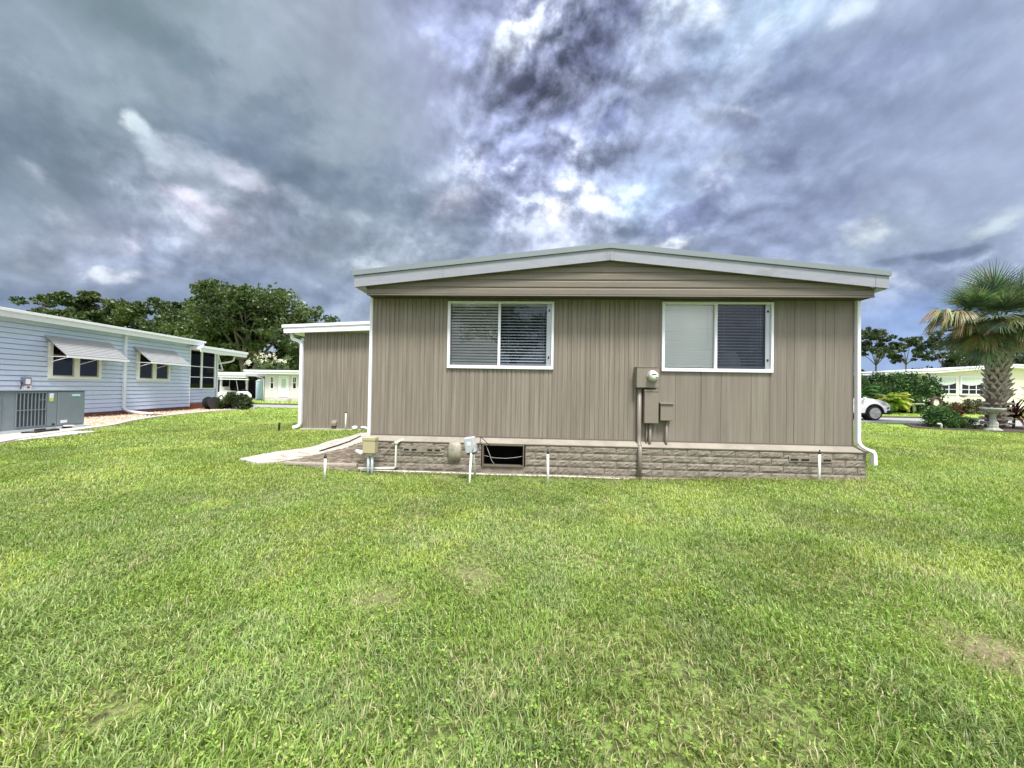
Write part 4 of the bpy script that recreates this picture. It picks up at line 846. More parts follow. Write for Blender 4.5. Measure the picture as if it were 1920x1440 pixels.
for i in range(n):
    a = 2 * math.pi * i / n
    for j in range(k_):
        p_ = 2 * math.pi * j / k_; rr = .36 + (.095 + random.uniform(-.03, .03)) * math.cos(p_); V.append((rr * math.cos(a), .095 * math.sin(p_) + random.uniform(-.02, .02), rr * math.sin(a) * 1.05))
MB().add(V, [(i * k_ + j, i * k_ + (j + 1) % k_, ((i + 1) % n) * k_ + (j + 1) % k_, ((i + 1) % n) * k_ + j) for i in range(n) for j in range(k_)]).build('ring', mat('dark_vine', (.07, .05, .045), .9, var=.4, vs=10), wr_)
MB().lathe([(.27, 0), (.27, .04)], (0, .05, 0), 20, 'y').build('disc', mat('pale_disc', (.62, .60, .52), .6, var=.25, vs=8), wr_); MB().tube([(0, .05, -.42), (0, .05, -1.0)], .05, 8).build('stand', mat('dark_vine', (.07, .05, .045)), wr_)

# ------------------------------------------------------------------ ground
def sstep(x, a, c): t = np.clip((x - a) / (c - a), 0, 1); return t * t * (3 - 2 * t)
def ground_z(x, y):
    x = np.asarray(x, float); y = np.asarray(y, float)
    z = (fbm(x, y, .55, 21, 3) - .5) * .09 * sstep(y, -4, 1.0) * (1 - sstep(y, 4.6, 5.8) * (1 - sstep(np.abs(x - 1.9), 5.5, 7.5)))
    z = z * (1 - sstep(y, 15, 22)) * (1 - sstep(-x, 9.5, 12))
    z = z + .10 * sstep(x, 1.0, 6.5) * (1 - sstep(y, 9, 14)) * sstep(y, 4.0, 6.4) * (1 - sstep(x, 9, 13))
    return z
def house_xy(x, y, P=(-2.45, 6.68), a=-3.0):
    dx, dy = x - P[0], y - P[1]; c, s = math.cos(R(a)), math.sin(R(a)); return dx * c + dy * s, -dx * s + dy * c
def gpt(px, py, z=0.0): d = photo_dir(px, py); t_ = (z - CAM_H) / d.z; return (d.x * t_, d.y * t_)
PATH = [gpt(*p) for p in ((448, 862), (500, 851), (545, 845), (582, 840), (622, 827), (650, 821), (676, 813), (694, 812), (700, 822), (681, 829), (652, 840), (605, 851), (558, 862), (520, 868), (482, 870))]
SOIL = [gpt(*p) for p in ((540, 866), (605, 851), (652, 840), (690, 826), (700, 850), (700, 884), (640, 882), (575, 876))]
EDGE = [(-11.2, 7.0), (-11.45, 8.6), (-11.95, 9.6), (-12.42, 10.77), (-12.75, 11.9), (-13.0, 12.7), (-13.9, 14.2), (-14.65, 16.03), (-15.05, 18), (-15.3, 19.89), (-15.2, 21.6), (-15.0, 22.6), (-15.4, 23.4)]
def inpoly(x, y, P):
    ins = np.zeros(np.shape(x), bool); n = len(P)
    for i in range(n):
        (x0, y0), (x1, y1) = P[i], P[(i + 1) % n]
        c = ((y0 > y) != (y1 > y)) & (x < (x1 - x0) * (y - y0) / (y1 - y0 + 1e-12) + x0); ins ^= c
    return ins
BED = EDGE + [(-40, 24), (-40, 7)]
def road_near(x): return 22.6 - .12 * x
def road_far(x): return 26.5 - .066 * x
gx_ = np.unique(np.concatenate([-np.geomspace(14, 900, 26), np.arange(-14, 14.01, .35), np.geomspace(14, 900, 26)])); gy_ = np.unique(np.concatenate([-np.geomspace(2, 900, 18), np.arange(-2, 16.01, .35), np.geomspace(16, 1200, 30)]))
GX, GY = np.meshgrid(gx_, gy_); GZ = ground_z(GX, GY) - .012
nx, ny = len(gx_), len(gy_); ii = (np.arange(ny - 1)[:, None] * nx + np.arange(nx - 1)[None, :]).ravel()
F = np.stack([ii, ii + 1, ii + nx + 1, ii + nx], 1)
m = bpy.data.materials.new('lawn_soil'); m.use_nodes = True; q = NB(m.node_tree); p = m.node_tree.nodes['Principled BSDF']; tcn = q.n('ShaderNodeTexCoord')
a1 = q.noise(tcn.outputs['Object'], 1.3, 6, .6); a2 = q.noise(tcn.outputs['Object'], 26, 6, .7); a3 = q.noise(tcn.outputs['Object'], .35, 4, .5)
c = q.mix(q.mr(a2.outputs[0], .4, .62), (.08, .09, .035), (.22, .32, .08)); c = q.mix(q.mr(a1.outputs[0], .5, .72, 0, .6), c, (.30, .27, .16)); sp_ = q.n('ShaderNodeSeparateXYZ'); q.put(sp_.inputs[0], tcn.outputs['Object'])
cfar = q.mix(q.mr(a3.outputs[0], .35, .65), (.30, .44, .10), (.36, .48, .12)); c = q.mix(q.mr(sp_.outputs[1], 10, 24), c, cfar)
for px_, py_, rr_ in ((1905, 1235, .26), (890, 1075, .14), (718, 1118, .14), (215, 1325, .07)):
    g0 = gpt(px_, py_); wv_ = q.vm('ADD', tcn.outputs['Object'], q.vm('SCALE', q.vm('SUBTRACT', a2.outputs['Color'], (.5, .5, .5)), sc=.5)); c = q.mix(q.mr(q.vm('DISTANCE', wv_, (g0[0], g0[1], 0)), rr_ * 1.5, rr_ * .2, 0, .95 if px_ > 1800 else .4), c, (.26, .215, .14))
q.put(p.inputs['Base Color'], c); p.inputs['Roughness'].default_value = .95; p.inputs['Specular IOR Level'].default_value = .1
bn = q.n('ShaderNodeBump'); bn.inputs['Strength'].default_value = .8; bn.inputs['Distance'].default_value = .03; q.put(bn.inputs['Height'], a2.outputs[0]); q.put(p.inputs['Normal'], bn.outputs[0])
o = fast_mesh('lawn_ground', np.stack([GX.ravel(), GY.ravel(), GZ.ravel()], 1), F.ravel(), np.full(len(F), 4), m, smooth=True); tag(o, kind='structure')
def strip(name, A, B_, z, m_, kind='structure', label=None, cat=None):
    mb_ = MB(); n = len(A); mb_.add([(x, y, z) for x, y in A] + [(x, y, z) for x, y in B_], [(i, i + 1, n + i + 1, n + i) for i in range(n - 1)]); o_ = mb_.build(name, m_); return tag(o_, label, cat, kind=kind)
xs_ = list(np.linspace(-90, 90, 19))
strip('street', [(x, road_near(x)) for x in xs_], [(x, road_far(x)) for x in xs_], .008, mat('grey_asphalt', (.30, .31, .30), .9, var=.12, vs=3, col2=(.36, .365, .35), bump=.3))
kb = MB(); n = len(xs_); V = []
for x in xs_: y = road_far(x); V += [(x, y, .0), (x, y, .10), (x, y + .15, .11), (x, y + .35, .0)]
kb.add(V, [(i * 4 + j, i * 4 + 4 + j, i * 4 + 5 + j, i * 4 + 1 + j) for i in range(n - 1) for j in range(3)]); tag(kb.build('street_kerb', mat('kerb_with_shadow', (.10, .11, .07), .9, var=.2)), kind='structure')  # kerb colour darkened to take in the shadow line along it
dr = MB().add([(*p_, .012) for p_ in ((24.3, 18.3), (29, 17.3), (34, 19.2), (28, 20.2))], [(0, 1, 2, 3)]); tag(dr.build('driveway', mat('pale_concrete', (.60, .60, .57), .9, var=.1)), kind='structure')
def sheet(name, P, z, m_, th=.02, seed=1, dens=.12, kind='structure', jit=.035):
    """flat patch with softened uneven outline, real thickness"""
    rg_ = random.Random(seed); Q = []
    for i in range(len(P)):
        a, c_ = Vector((*P[i], 0)), Vector((*P[(i + 1) % len(P)], 0)); k_ = max(1, int((c_ - a).length / dens)); nrm = Vector((-(c_ - a).y, (c_ - a).x, 0)).normalized()
        for j in range(k_):
            pt = a.lerp(c_, j / k_) + nrm * rg_.uniform(-jit, jit) * min(1, dens * 6); Q.append((pt.x, pt.y))
    n = len(Q); mb_ = MB().add([(x, y, z) for x, y in Q] + [(x, y, z - th - .03) for x, y in Q], [tuple(range(n))] + [(i, (i + 1) % n, (i + 1) % n + n, i + n) for i in range(n)])
    return tag(mb_.build(name, m_), kind=kind)
sheet('soil_patch', SOIL, .012, mat('mulchy_soil', (.13, .10, .075), .95, var=.3, vs=6, col2=(.26, .22, .17), f2=(.45, .6), bump=.9, bs=30), seed=2, dens=.09, jit=.07)
sheet('footpath', PATH, .022, M_SAND, seed=3, dens=.08, jit=.06)
# gravel bed, concrete edging and pad of the pale blue house
sheet('gravel_bed', BED, .012, mat('tan_pebbles', (.42, .31, .20), .9, var=.35, vs=12, col2=(.60, .50, .38), f2=(.4, .6), bump=1, bs=25), dens=.5, seed=4)
V = []
for i, (x, y) in enumerate(EDGE):
    a = Vector(EDGE[max(i - 1, 0)]); c_ = Vector(EDGE[min(i + 1, len(EDGE) - 1)]); t_ = (c_ - a).normalized(); nr = Vector((t_.y, -t_.x)); w_ = .34 if i < 5 else .16
    for u, z in ((0, .0), (0, .05), (-w_, .055), (-w_, 0)): V.append((x + nr.x * u, y + nr.y * u, z))
tag(MB().add(V, [(i * 4 + j, i * 4 + 4 + j, i * 4 + 5 + j, i * 4 + 1 + j) for i in range(len(EDGE) - 1) for j in range(3)]).build('bed_edging', mat('pale_edging', (.46, .45, .41), .9, var=.15, vs=3, bump=.3)), 'pale curved concrete edging between the lawn and the gravel bed', 'edging')
pd = thing('equipment_pad', 'pale concrete pad under the grey air conditioner', 'pad', (-13.2, 11.9, 0), 94.57); box('slab', mat('pale_pad', (.62, .61, .58), .85, var=.1, vs=2), pd, -3.4, .45, -.35, 1.3, -.05, .045, .01); box('slab', mat('pale_pad', (.62, .61, .58)), pd, -4.2, -.9, -1.25, -.36, -.05, .03, .01)
tag(MB().tube([(-13.1, 11.05, .05), (-12.75, 10.9, .075), (-12.72, 10.4, .075), (-12.9, 10.2, .05)], .035, 8).build('rubber_hose', M_BLACK, smooth=True), 'short black hose lying on the pad before the air conditioner', 'hose')
hr_ = thing('hose_reel', 'black round hose reel on the gravel beneath the porch corner', 'hose reel', (-16.75, 21.55, 0), 75)
for s_ in (-.22, .22):
    MB().lathe([(.30, 0), (.34, .0), (.34, .035), (.30, .035)], (0, s_, .37), 20, 'y').build('wheel', mat('worn_black', (.03, .03, .03), .7), hr_); MB().lathe([(.295, .008), (.295, .02)], (0, s_, .37), 20, 'y').build('disc', mat('grey_brown_disc', (.10, .09, .08), .7), hr_)
MB().lathe([(.24, -.2), (.26, 0), (.24, .2)], (0, 0, .37), 16, 'y').build('coiled_hose', M_BLACK, hr_); box('frame', M_BLACK, hr_, -.35, .35, -.26, .26, .0, .06)
# loose pebbles
rgp = np.random.RandomState(8); n = 5200; bx_ = rgp.uniform(-17.6, -12.6, n); by_ = rgp.uniform(11.6, 23.3, n); k = inpoly(bx_, by_, BED); k &= ~((bx_ < -17.0 - (by_ - 15.7) * .08 - .1)); bx_, by_ = bx_[k], by_[k]; n = len(bx_)
T = np.array([(1, 0, 0), (0, 1, 0), (-1, 0, 0), (0, -1, 0), (0, 0, 1), (0, 0, -1)], float); s3 = rgp.uniform(.02, .05, (n, 1, 1)) * np.concatenate([rgp.uniform(.7, 1.3, (n, 1, 2)), rgp.uniform(.5, .8, (n, 1, 1))], 2)
P_ = T[None] * s3 + np.stack([bx_, by_, np.full(n, .025)], 1)[:, None, :]
fb = np.array([(0, 1, 4), (1, 2, 4), (2, 3, 4), (3, 0, 4)]); Fp = (fb[None] + (np.arange(n) * 6)[:, None, None]).reshape(-1, 3)
pc_ = np.array([(.50, .36, .22), (.62, .52, .40), (.36, .22, .15), (.66, .62, .55), (.45, .28, .2)])[rgp.randint(0, 5, n)]
mp = bpy.data.materials.new('pebble'); mp.use_nodes = True; q = NB(mp.node_tree); a_ = q.n('ShaderNodeAttribute', attribute_name='tint'); q.put(mp.node_tree.nodes['Principled BSDF'].inputs['Base Color'], a_.outputs[0]); mp.node_tree.nodes['Principled BSDF'].inputs['Roughness'].default_value = .8
tag(fast_mesh('pebbles', P_.reshape(-1, 3), Fp.ravel(), np.full(len(Fp), 3), mp, tint=np.repeat(pc_, 6, 0)), 'tan and pale pebbles in the bed along the pale blue house', 'gravel', kind='stuff')
# mulch bed round the palm
mu = sheet('mulch_bed', [(18.1, 17.4), (18.9, 16.6), (20.2, 16.1), (22.2, 15.8), (25.5, 15.9), (27, 17.5), (25, 19.3), (22, 20), (19.6, 19.3)], .03, mat('dark_mulch', (.07, .05, .04), .95, var=.4, vs=9, bump=1, bs=25), dens=.3, seed=6)

# ------------------------------------------------------------------ grass: real blades, thinning out with distance
def grass_mask(x, y):
    ok = np.ones(len(x), bool)
    hx, hy = house_xy(x, y)
    ok &= ~((hx > -.03) & (hx < 8.22) & (hy > -.035))
    ok &= ~((hx > -4.9) & (hx < 0) & (hy > 5.8))
    edge = fbm(x, y, 3.0, 5, 2) * .22 - .11
    near_skirt = (hx > -.1) & (hx < 8.3) & (hy > -.36 + edge)
    ok &= ~(near_skirt & (np.random.rand(len(x)) < .70 * (1 - sstep(x, 1.2, 3.2) * .9)))
    jx = (fbm(x, y, 7, 61, 2) - .5) * .35; ok &= ~(inpoly(x + jx, y + jx, PATH) & (np.random.rand(len(x)) < .97)); ok &= ~(inpoly(x, y, SOIL) & (np.random.rand(len(x)) < .93))
    ok &= ~inpoly(x, y, BED)
    ok &= ~((y > road_near(x)) & (y < road_far(x) + .25))
    ok &= ~(((x - 22.0) / 4.2) ** 2 + ((y - 17.9) / 2.1) ** 2 < 1)
    # hidden behind the house from every nearby viewpoint
    ok &= ~((y > 8.5) & (x / y > -.27) & (x / y < .78))
    return ok
np.random.seed(3)
BALD = [(gpt(718, 1118), .20), (gpt(890, 1075), .20), (gpt(1905, 1235), .30), (gpt(215, 1325), .12), (gpt(880, 1050), .2), (gpt(1290, 1245), .1), (gpt(1500, 1330), .14), (gpt(830, 1380), .1), (gpt(1085, 1050), .18)] + [((.55, 5.55), .16), ((-2.87, 5.85), .2), ((-.6, 5.6), .15), ((-.8, 6.1), .3), ((1.5, 6.0), .25)]
def grass_zone(y0, y1, dens, L0, w0, tuft, xm=1.46):
    A = (y1 ** 2 - y0 ** 2) * xm; n = int(A * dens); nt_ = max(1, n // tuft)
    u = np.random.rand(nt_); yy = np.sqrt(y0 ** 2 + u * (y1 ** 2 - y0 ** 2)); xx = (np.random.rand(nt_) * 2 - 1) * xm * (yy + .25)
    sp = w0 * 6.5
    x = np.repeat(xx, tuft) + np.random.randn(nt_ * tuft) * sp; y = np.repeat(yy, tuft) + np.random.randn(nt_ * tuft) * sp
    tid = np.repeat(np.arange(nt_), tuft)
    k = grass_mask(x, y); x, y, tid = x[k], y[k], tid[k]
    bald = np.zeros(len(x))
    for (bx0, by0), r_ in BALD: bald = np.maximum(bald, np.exp(-(((x - bx0) ** 2 + (y - by0) ** 2) / (r_ * r_))) * (.6 + .8 * vnoise(x, y, 9, 91)))
    thin = sstep(fbm(x, y, 1.1, 33, 4), .60, .74)
    k = np.random.rand(len(x)) > np.clip(bald * .9 + thin * .45, 0, .92); x, y, tid, bald, thin = x[k], y[k], tid[k], bald[k], thin[k]
    n = len(x); th = np.random.rand(nt_)[tid] * 6.283 * 0 + np.random.rand(n) * 6.283
    lush = fbm(x, y, .8, 55, 3); nearb = 1 - sstep(y, 1.5, 3.6)
    L = L0 * np.random.uniform(.55, 1.25, n) * (.75 + .5 * lush) * (1 + .25 * nearb) * (1 - .45 * np.clip(bald, 0, 1)) * (.8 + .4 * np.random.rand(nt_)[tid])
    wd = w0 * np.random.uniform(.6, 1.3, n)
    l1 = np.abs(np.random.randn(n) * .35 + .35); l2 = l1 + np.random.uniform(.2, 1.1, n)
    fld = fbm(x, y, .5, 77, 2) * 12.0; hx = np.cos(th) + .45 * np.cos(fld); hy = np.sin(th) + .45 * np.sin(fld); hn = np.sqrt(hx * hx + hy * hy) + 1e-6; hx, hy = hx / hn, hy / hn
    z = ground_z(x, y) - .012
    ph = np.random.rand(n) * 1.2 - .6; sx_, sy_ = -hy * np.cos(ph) + hx * np.sin(ph), hx * np.cos(ph) + hy * np.sin(ph)
    B0 = np.stack([x, y, z], 1); M1 = B0 + np.stack([hx * L * .5 * np.sin(l1), hy * L * .5 * np.sin(l1), L * .5 * np.cos(l1)], 1); T1 = M1 + np.stack([hx * L * .55 * np.sin(l2), hy * L * .55 * np.sin(l2), L * .55 * np.cos(l2)], 1)
    sd_ = np.stack([sx_, sy_, np.zeros(n)], 1) * (wd / 2)[:, None]
    V = np.stack([B0 - sd_ * .8, B0 + sd_ * .8, M1 + sd_, M1 - sd_, T1], 1)
    # living colour: patches of species plus each blade its own
    pa = fbm(x, y, .9, 101, 4)[:, None]; pb = fbm(x, y, 2.3, 202, 3)[:, None]; r = np.random.rand(n, 1); r2 = np.random.rand(n, 1)
    fresh, yel, blu, stra, dark = (np.array(c_) for c_ in ((.31, .46, .095), (.455, .555, .12), (.34, .46, .17), (.56, .51, .30), (.09, .15, .03)))
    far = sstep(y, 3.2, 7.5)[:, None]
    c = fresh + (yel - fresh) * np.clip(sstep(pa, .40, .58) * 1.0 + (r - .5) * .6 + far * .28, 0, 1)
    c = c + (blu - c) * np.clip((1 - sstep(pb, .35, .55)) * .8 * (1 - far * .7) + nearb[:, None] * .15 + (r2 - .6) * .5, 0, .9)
    c = c + (dark - c) * np.where(np.random.rand(n, 1) < .20, .8, 0)
    c = c + (dark - c) * sstep(fbm(x, y, .7, 303, 4), .52, .66)[:, None] * .42
    ps = np.clip(.10 + .14 * sstep(fbm(x, y, 1.7, 505, 3), .5, .68) + bald * .55 + thin * .30, 0, .9)[:, None] * (1 - .45 * far); c = c + (stra - c) * np.where(np.random.rand(n, 1) < ps, .85, 0)
    c = c * np.random.uniform(.78, 1.22, (n, 1))
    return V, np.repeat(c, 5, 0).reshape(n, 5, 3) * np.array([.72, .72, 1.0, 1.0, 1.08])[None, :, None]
Z_ = [grass_zone(1.0, 3.0, 9500, .051, .0050, 7), grass_zone(3.0, 5.2, 5200, .050, .0062, 8), grass_zone(5.2, 8.5, 2300, .050, .0085, 8), grass_zone(8.5, 14, 800, .055, .014, 8), grass_zone(14, 24, 170, .07, .026, 8), grass_zone(24, 42, 26, .08, .06, 6)]
V = np.concatenate([a for a, _ in Z_]); Cc = np.concatenate([c for _, c in Z_]); n = len(V); print('blades', n)
base = (np.arange(n) * 5)[:, None]; Ff = (base + np.array([[0, 1, 2, 3, 3, 2, 4]])).ravel()
sizes = np.tile([4, 3], n)
M_GRASS = leafmat('grass_blade', .45, .38, .035)
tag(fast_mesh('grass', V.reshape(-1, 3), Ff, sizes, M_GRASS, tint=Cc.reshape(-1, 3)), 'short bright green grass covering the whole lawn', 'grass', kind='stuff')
# low broad-leaved weeds among the blades
n = 16000; y_ = np.sqrt(1.2 + np.random.rand(n) * 45); x_ = (np.random.rand(n) * 2 - 1) * 1.4 * (y_ + .2); k = grass_mask(x_, y_) & (fbm(x_, y_, 1.0, 404, 3) > .54 - .08 * (np.random.rand(n) < .1)); x_, y_ = x_[k], y_[k]; n = len(x_)
cx = np.repeat(x_, 5); cy = np.repeat(y_, 5); N5 = n * 5; a = np.random.rand(N5) * 6.283; L = np.random.uniform(.008, .019, N5); h = np.random.uniform(.02, .045, N5); t_ = np.random.uniform(-.2, .5, N5)
d = np.stack([np.cos(a), np.sin(a), np.zeros(N5)], 1); s_ = np.stack([-np.sin(a), np.cos(a), np.zeros(N5)], 1); up = np.array([0, 0, 1.])
o_ = np.stack([cx, cy, ground_z(cx, cy) + h], 1) + d * .006
V = np.stack([o_, o_ + d * L[:, None] * .5 + s_ * L[:, None] * .38 + up * (L * t_ * .5)[:, None], o_ + d * L[:, None] + up * (L * t_)[:, None], o_ + d * L[:, None] * .5 - s_ * L[:, None] * .38 + up * (L * t_ * .5)[:, None]], 1)
c = np.array([.24, .40, .075]) * np.random.uniform(.7, 1.3, (N5, 1)); c = c + (np.array([.48, .56, .14]) - c) * (np.random.rand(N5, 1) < .3) * .8
tag(fast_mesh('clover', V.reshape(-1, 3), (np.arange(N5)[:, None] * 4 + np.arange(4)).ravel(), np.full(N5, 4), M_GRASS, tint=np.repeat(c, 4, 0)), 'small round-leaved clover scattered through the lawn', 'clover', kind='stuff')
# dry clippings on the bare dirt and the foot of the skirt
n = 2600; i_ = np.random.randint(0, 3, n); x_ = np.where(i_ == 0, np.random.uniform(-4.6, -2.3, n), np.random.uniform(-2.3, 5.6, n)); y_ = np.where(i_ == 0, np.random.uniform(6.6, 8.4, n), 6.62 - .052 * (x_ + 2.45) - np.abs(np.random.randn(n)) * .13)
hx, hy = house_xy(x_, y_); k = ~((hx > -.02) & (hy > -.03)) & ((i_ != 0) | inpoly(x_, y_, SOIL)); x_, y_ = x_[k], y_[k]; n = len(x_); a = np.random.rand(n) * 6.283; L = np.random.uniform(.02, .07, n)
d = np.stack([np.cos(a), np.sin(a), np.random.uniform(-.1, .3, n)], 1) * L[:, None]; s_ = np.stack([-np.sin(a), np.cos(a), np.zeros(n)], 1) * .003
o_ = np.stack([x_, y_, ground_z(x_, y_) + .022], 1); V = np.stack([o_ - s_, o_ + s_, o_ + d + s_, o_ + d - s_], 1); c = np.array([(.30, .24, .15), (.16, .10, .06), (.45, .38, .26)])[np.random.randint(0, 3, n)]
tag(fast_mesh('dry_clippings', V.reshape(-1, 3), (np.arange(n)[:, None] * 4 + np.arange(4)).ravel(), np.full(n, 4), M_GRASS, tint=np.repeat(c, 4, 0)), 'dry clippings and twigs on the dirt along the skirt', 'clippings', kind='stuff')

# ------------------------------------------------------------------ trees and shrubs
M_LEAF = leafmat('leaf', .4, .28, .04)
M_BARK = mat('grey_bark', (.17, .15, .13), .9, var=.3, vs=3, stretch=(4, 4, .8), bump=.8, bs=14)
M_BARK2 = mat('dark_bark', (.07, .06, .05), .9, var=.3, vs=3, stretch=(4, 4, .8))
def leaves(name, C, size, m, parent, tint, flat_=.0):
    """one quad leaf-spray per centre"""
    n = len(C); rg = np.random
    d = rg.randn(n, 3); d[:, 2] *= (1 - flat_); d /= np.linalg.norm(d, axis=1, keepdims=True); e = rg.randn(n, 3); e -= d * (e * d).sum(1, keepdims=True); e /= np.linalg.norm(e, axis=1, keepdims=True)
    s = (size * rg.uniform(.6, 1.4, n))[:, None] if np.isscalar(size) else size[:, None]
    V = np.stack([C - d * s, C + e * s * .55, C + d * s, C - e * s * .55], 1)
    return fast_mesh(name, V.reshape(-1, 3), (np.arange(n)[:, None] * 4 + np.arange(4)).ravel(), np.full(n, 4), m, parent, tint=np.repeat(tint, 4, 0))
def tree(name, label, cat, x, y, H, rw, th, seed, nl=16000, ls=.16, cols=((.035, .065, .018), (.07, .115, .03), (.11, .15, .045)), group=None, trunk_r=.45, nlimb=8, clump=1.0, bark=None, lean=0.0, zlow=.35, fill=1.0, flat_top=1.0, trunks=1):
    rg = np.random.RandomState(seed); np.random.seed(seed + 1)
    t = thing(name, label, cat, (x, y, 0), 0, group); wood = MB(); tips = []
    for q_ in range(trunks):
        ox = (q_ - (trunks - 1) / 2) * trunk_r * 2.2; top = Vector((ox * 1.8 + lean * th, rg.uniform(-.3, .3), th))
        tp = [Vector((ox, 0, -.2)), Vector((ox + lean * th * .3, .0, th * .35)), Vector((ox * 1.4 + lean * th * .6 + rg.uniform(-.2, .2), .1, th * .7)), top]
        wood.tube(tp, 1, 9, rs=[trunk_r * 1.3, trunk_r, trunk_r * .85, trunk_r * .72])
        for i in range(nlimb):
            a = 6.283 * (i + rg.uniform(-.3, .3)) / nlimb; e_ = rg.uniform(.12, 1.35); rr = rw * rg.uniform(.72, 1.0)
            end = Vector((math.cos(a) * rr * math.cos(e_) ** .6, math.sin(a) * rr * math.cos(e_) ** .6, (th + (H - th) * (zlow - .25 + (1.2 - zlow) * math.sin(e_) * flat_top) * rg.uniform(.85, 1.03)))) ; end.z = min(end.z, H)
            end.x += lean * th
            mid = top.lerp(end, .5) + Vector((rg.uniform(-.6, .6), rg.uniform(-.6, .6), rg.uniform(-.2, .9)))
            wood.tube([top, top.lerp(mid, .5) + Vector((0, 0, .2)), mid, end], 1, 6, rs=[trunk_r * .5, trunk_r * .36, trunk_r * .24, trunk_r * .07])
            tips.append(end)
            for j in range(5):
                f_ = rg.uniform(.45, .98); p_ = mid.lerp(end, (f_ - .5) * 2) if f_ > .5 else top.lerp(mid, f_ * 2)
                e2 = p_ + Vector((rg.randn() * rw * .26, rg.randn() * rw * .26, rg.uniform(-.10, .30) * (H - th) * .6)); e2.z = min(e2.z, H)
                wood.tube([p_, p_.lerp(e2, .5) + Vector((0, 0, .25)), e2], 1, 5, rs=[trunk_r * .2, trunk_r * .12, trunk_r * .04]); tips.append(e2)
    wood.build('trunk', bark or M_BARK, t, smooth=True)
    T = np.array([tuple(p) for p in tips]); nc = len(T); per = max(1, int(nl / nc)); cr = rw * .21 * clump
    C = []; K = []
    for p in T:
        r_ = cr * rg.uniform(.65, 1.35); m_ = int(per * rg.uniform(.7, 1.3)); d = rg.randn(m_, 3); d /= np.linalg.norm(d, axis=1, keepdims=True); rad = rg.rand(m_, 1) ** .5
        # each clump breaks into smaller sprays
        s_ = rg.randn(9, 3); s_ /= np.linalg.norm(s_, axis=1, keepdims=True); pick = rg.randint(0, 9, m_)
        q_ = s_[pick] * r_ * .75 + d * rad * r_ * .52; q_[:, 2] *= .62; C.append(p + q_); K.append(np.full(m_, rg.rand()) + rg.rand(9)[pick] * .6)
    C = np.concatenate(C); K = np.concatenate(K) / 1.6
    c0, c1, c2 = (np.array(c_) for c_ in cols); k_ = np.clip(K[:, None] * .9 + rg.rand(len(C), 1) * .35 - .1, 0, 1)
    tint = np.where(k_ < .5, c0 + (c1 - c0) * k_ * 2, c1 + (c2 - c1) * (k_ - .5) * 2) * rg.uniform(.75, 1.25, (len(C), 1))
    leaves('crown', C, ls, M_LEAF, t, tint); return t
GT = 'dark oaks beyond the pale blue house'
OAK = ((.03, .056, .016), (.06, .098, .028), (.115, .155, .05))
tree('oak_tree', 'tallest dark oak with a pale forked trunk left of the shed wing', 'tree', -34.0, 50, 14.9, 7.4, 4.6, 1, 46000, .20, OAK, GT, .5, 10, 1.15, zlow=.05, trunks=2)
tree('oak_tree', 'dark oak standing just left of the tallest oak', 'tree', -40.5, 52, 13.6, 5.2, 4.0, 2, 17000, .19, OAK, GT, .4, 8, 1.1, zlow=.0)
tree('oak_tree', 'rounded dark oak above the middle of the pale blue house roof', 'tree', -47.6, 54, 14.0, 5.8, 4.0, 3, 17000, .2, ((.03, .055, .018), (.06, .10, .03), (.11, .15, .05)), GT, .4, 8, 1.1, zlow=.0)
tree('oak_tree', 'wide flat topped oak above the left end of the pale blue house roof', 'tree', -61.0, 56, 15.2, 7.8, 4.8, 4, 42000, .22, ((.025, .05, .013), (.05, .085, .02), (.10, .13, .035)), GT, .45, 9, 1.0, zlow=.0, flat_top=.95)
tree('oak_tree', 'small distant oak at the far left edge above the roof', 'tree', -73.5, 61, 15.6, 3.6, 6.0, 5, 8000, .2, OAK, GT, .3, 6, 1.0)
tree('oak_tree', 'rounded oak between the small distant oak and the wide flat topped one', 'tree', -67.5, 60, 13.6, 5.0, 4.0, 7, 15000, .22, OAK, GT, .3, 8, 1.2, zlow=.0)
tree('oak_tree', 'low dark oak right behind the shed wing roof', 'tree', -28.6, 53, 10.2, 4.8, 3.0, 6, 15000, .19, OAK, GT, .3, 8, 1.2, zlow=.0)
# understorey that closes the view between the trunks
GU = 'bushy growth beneath the dark oaks'
for lab, x, y, H, rw, s_ in (('dark bushy growth under the tallest oak, behind the carport', -37.5, 54, 6.5, 5.0, 11), ('dark bushy growth behind the off-white cottage', -29.5, 55, 6.0, 5.0, 12), ('dark bushy growth behind the pale blue house porch roof', -45.5, 57, 7.0, 5.5, 13), ('olive bushy growth above the pale blue house roof', -55.5, 58, 8.5, 6.0, 14), ('low dark growth right of the off-white cottage roof', -23.0, 56, 6.0, 4.5, 15)):
    tree('understorey_bush', lab, 'bush', x, y, H, rw, .8, s_, 9000, .24, OAK, GU, .15, 9, 1.25, zlow=.0)
ole = tree('oleander', 'oleander with white flowers above the off-white cottage roof', 'shrub', -24.3, 38.6, 4.3, 2.0, .8, 21, 5000, .10, ((.05, .09, .03), (.09, .15, .045), (.15, .21, .07)), None, .08, 8, 1.0, zlow=.3)
rg = np.random.RandomState(9); C = []
for i in range(34):
    a = rg.rand() * 6.283; r_ = 1.95 * rg.rand() ** .5; c_ = np.array([math.cos(a) * r_, math.sin(a) * r_ * .6 - .5, 3.1 + 1.0 * (1 - (r_ / 2.1) ** 2) + rg.rand() * .5]); C.append(c_ + rg.randn(int(rg.uniform(8, 26)), 3) * .085)
C = np.concatenate(C); leaves('blossom', C, .07, M_LEAF, ole, np.tile([.75, .72, .62], (len(C), 1)))
GR = 'thin oaks beyond the cream house'
RO = ((.03, .05, .032), (.055, .085, .045), (.10, .13, .08))
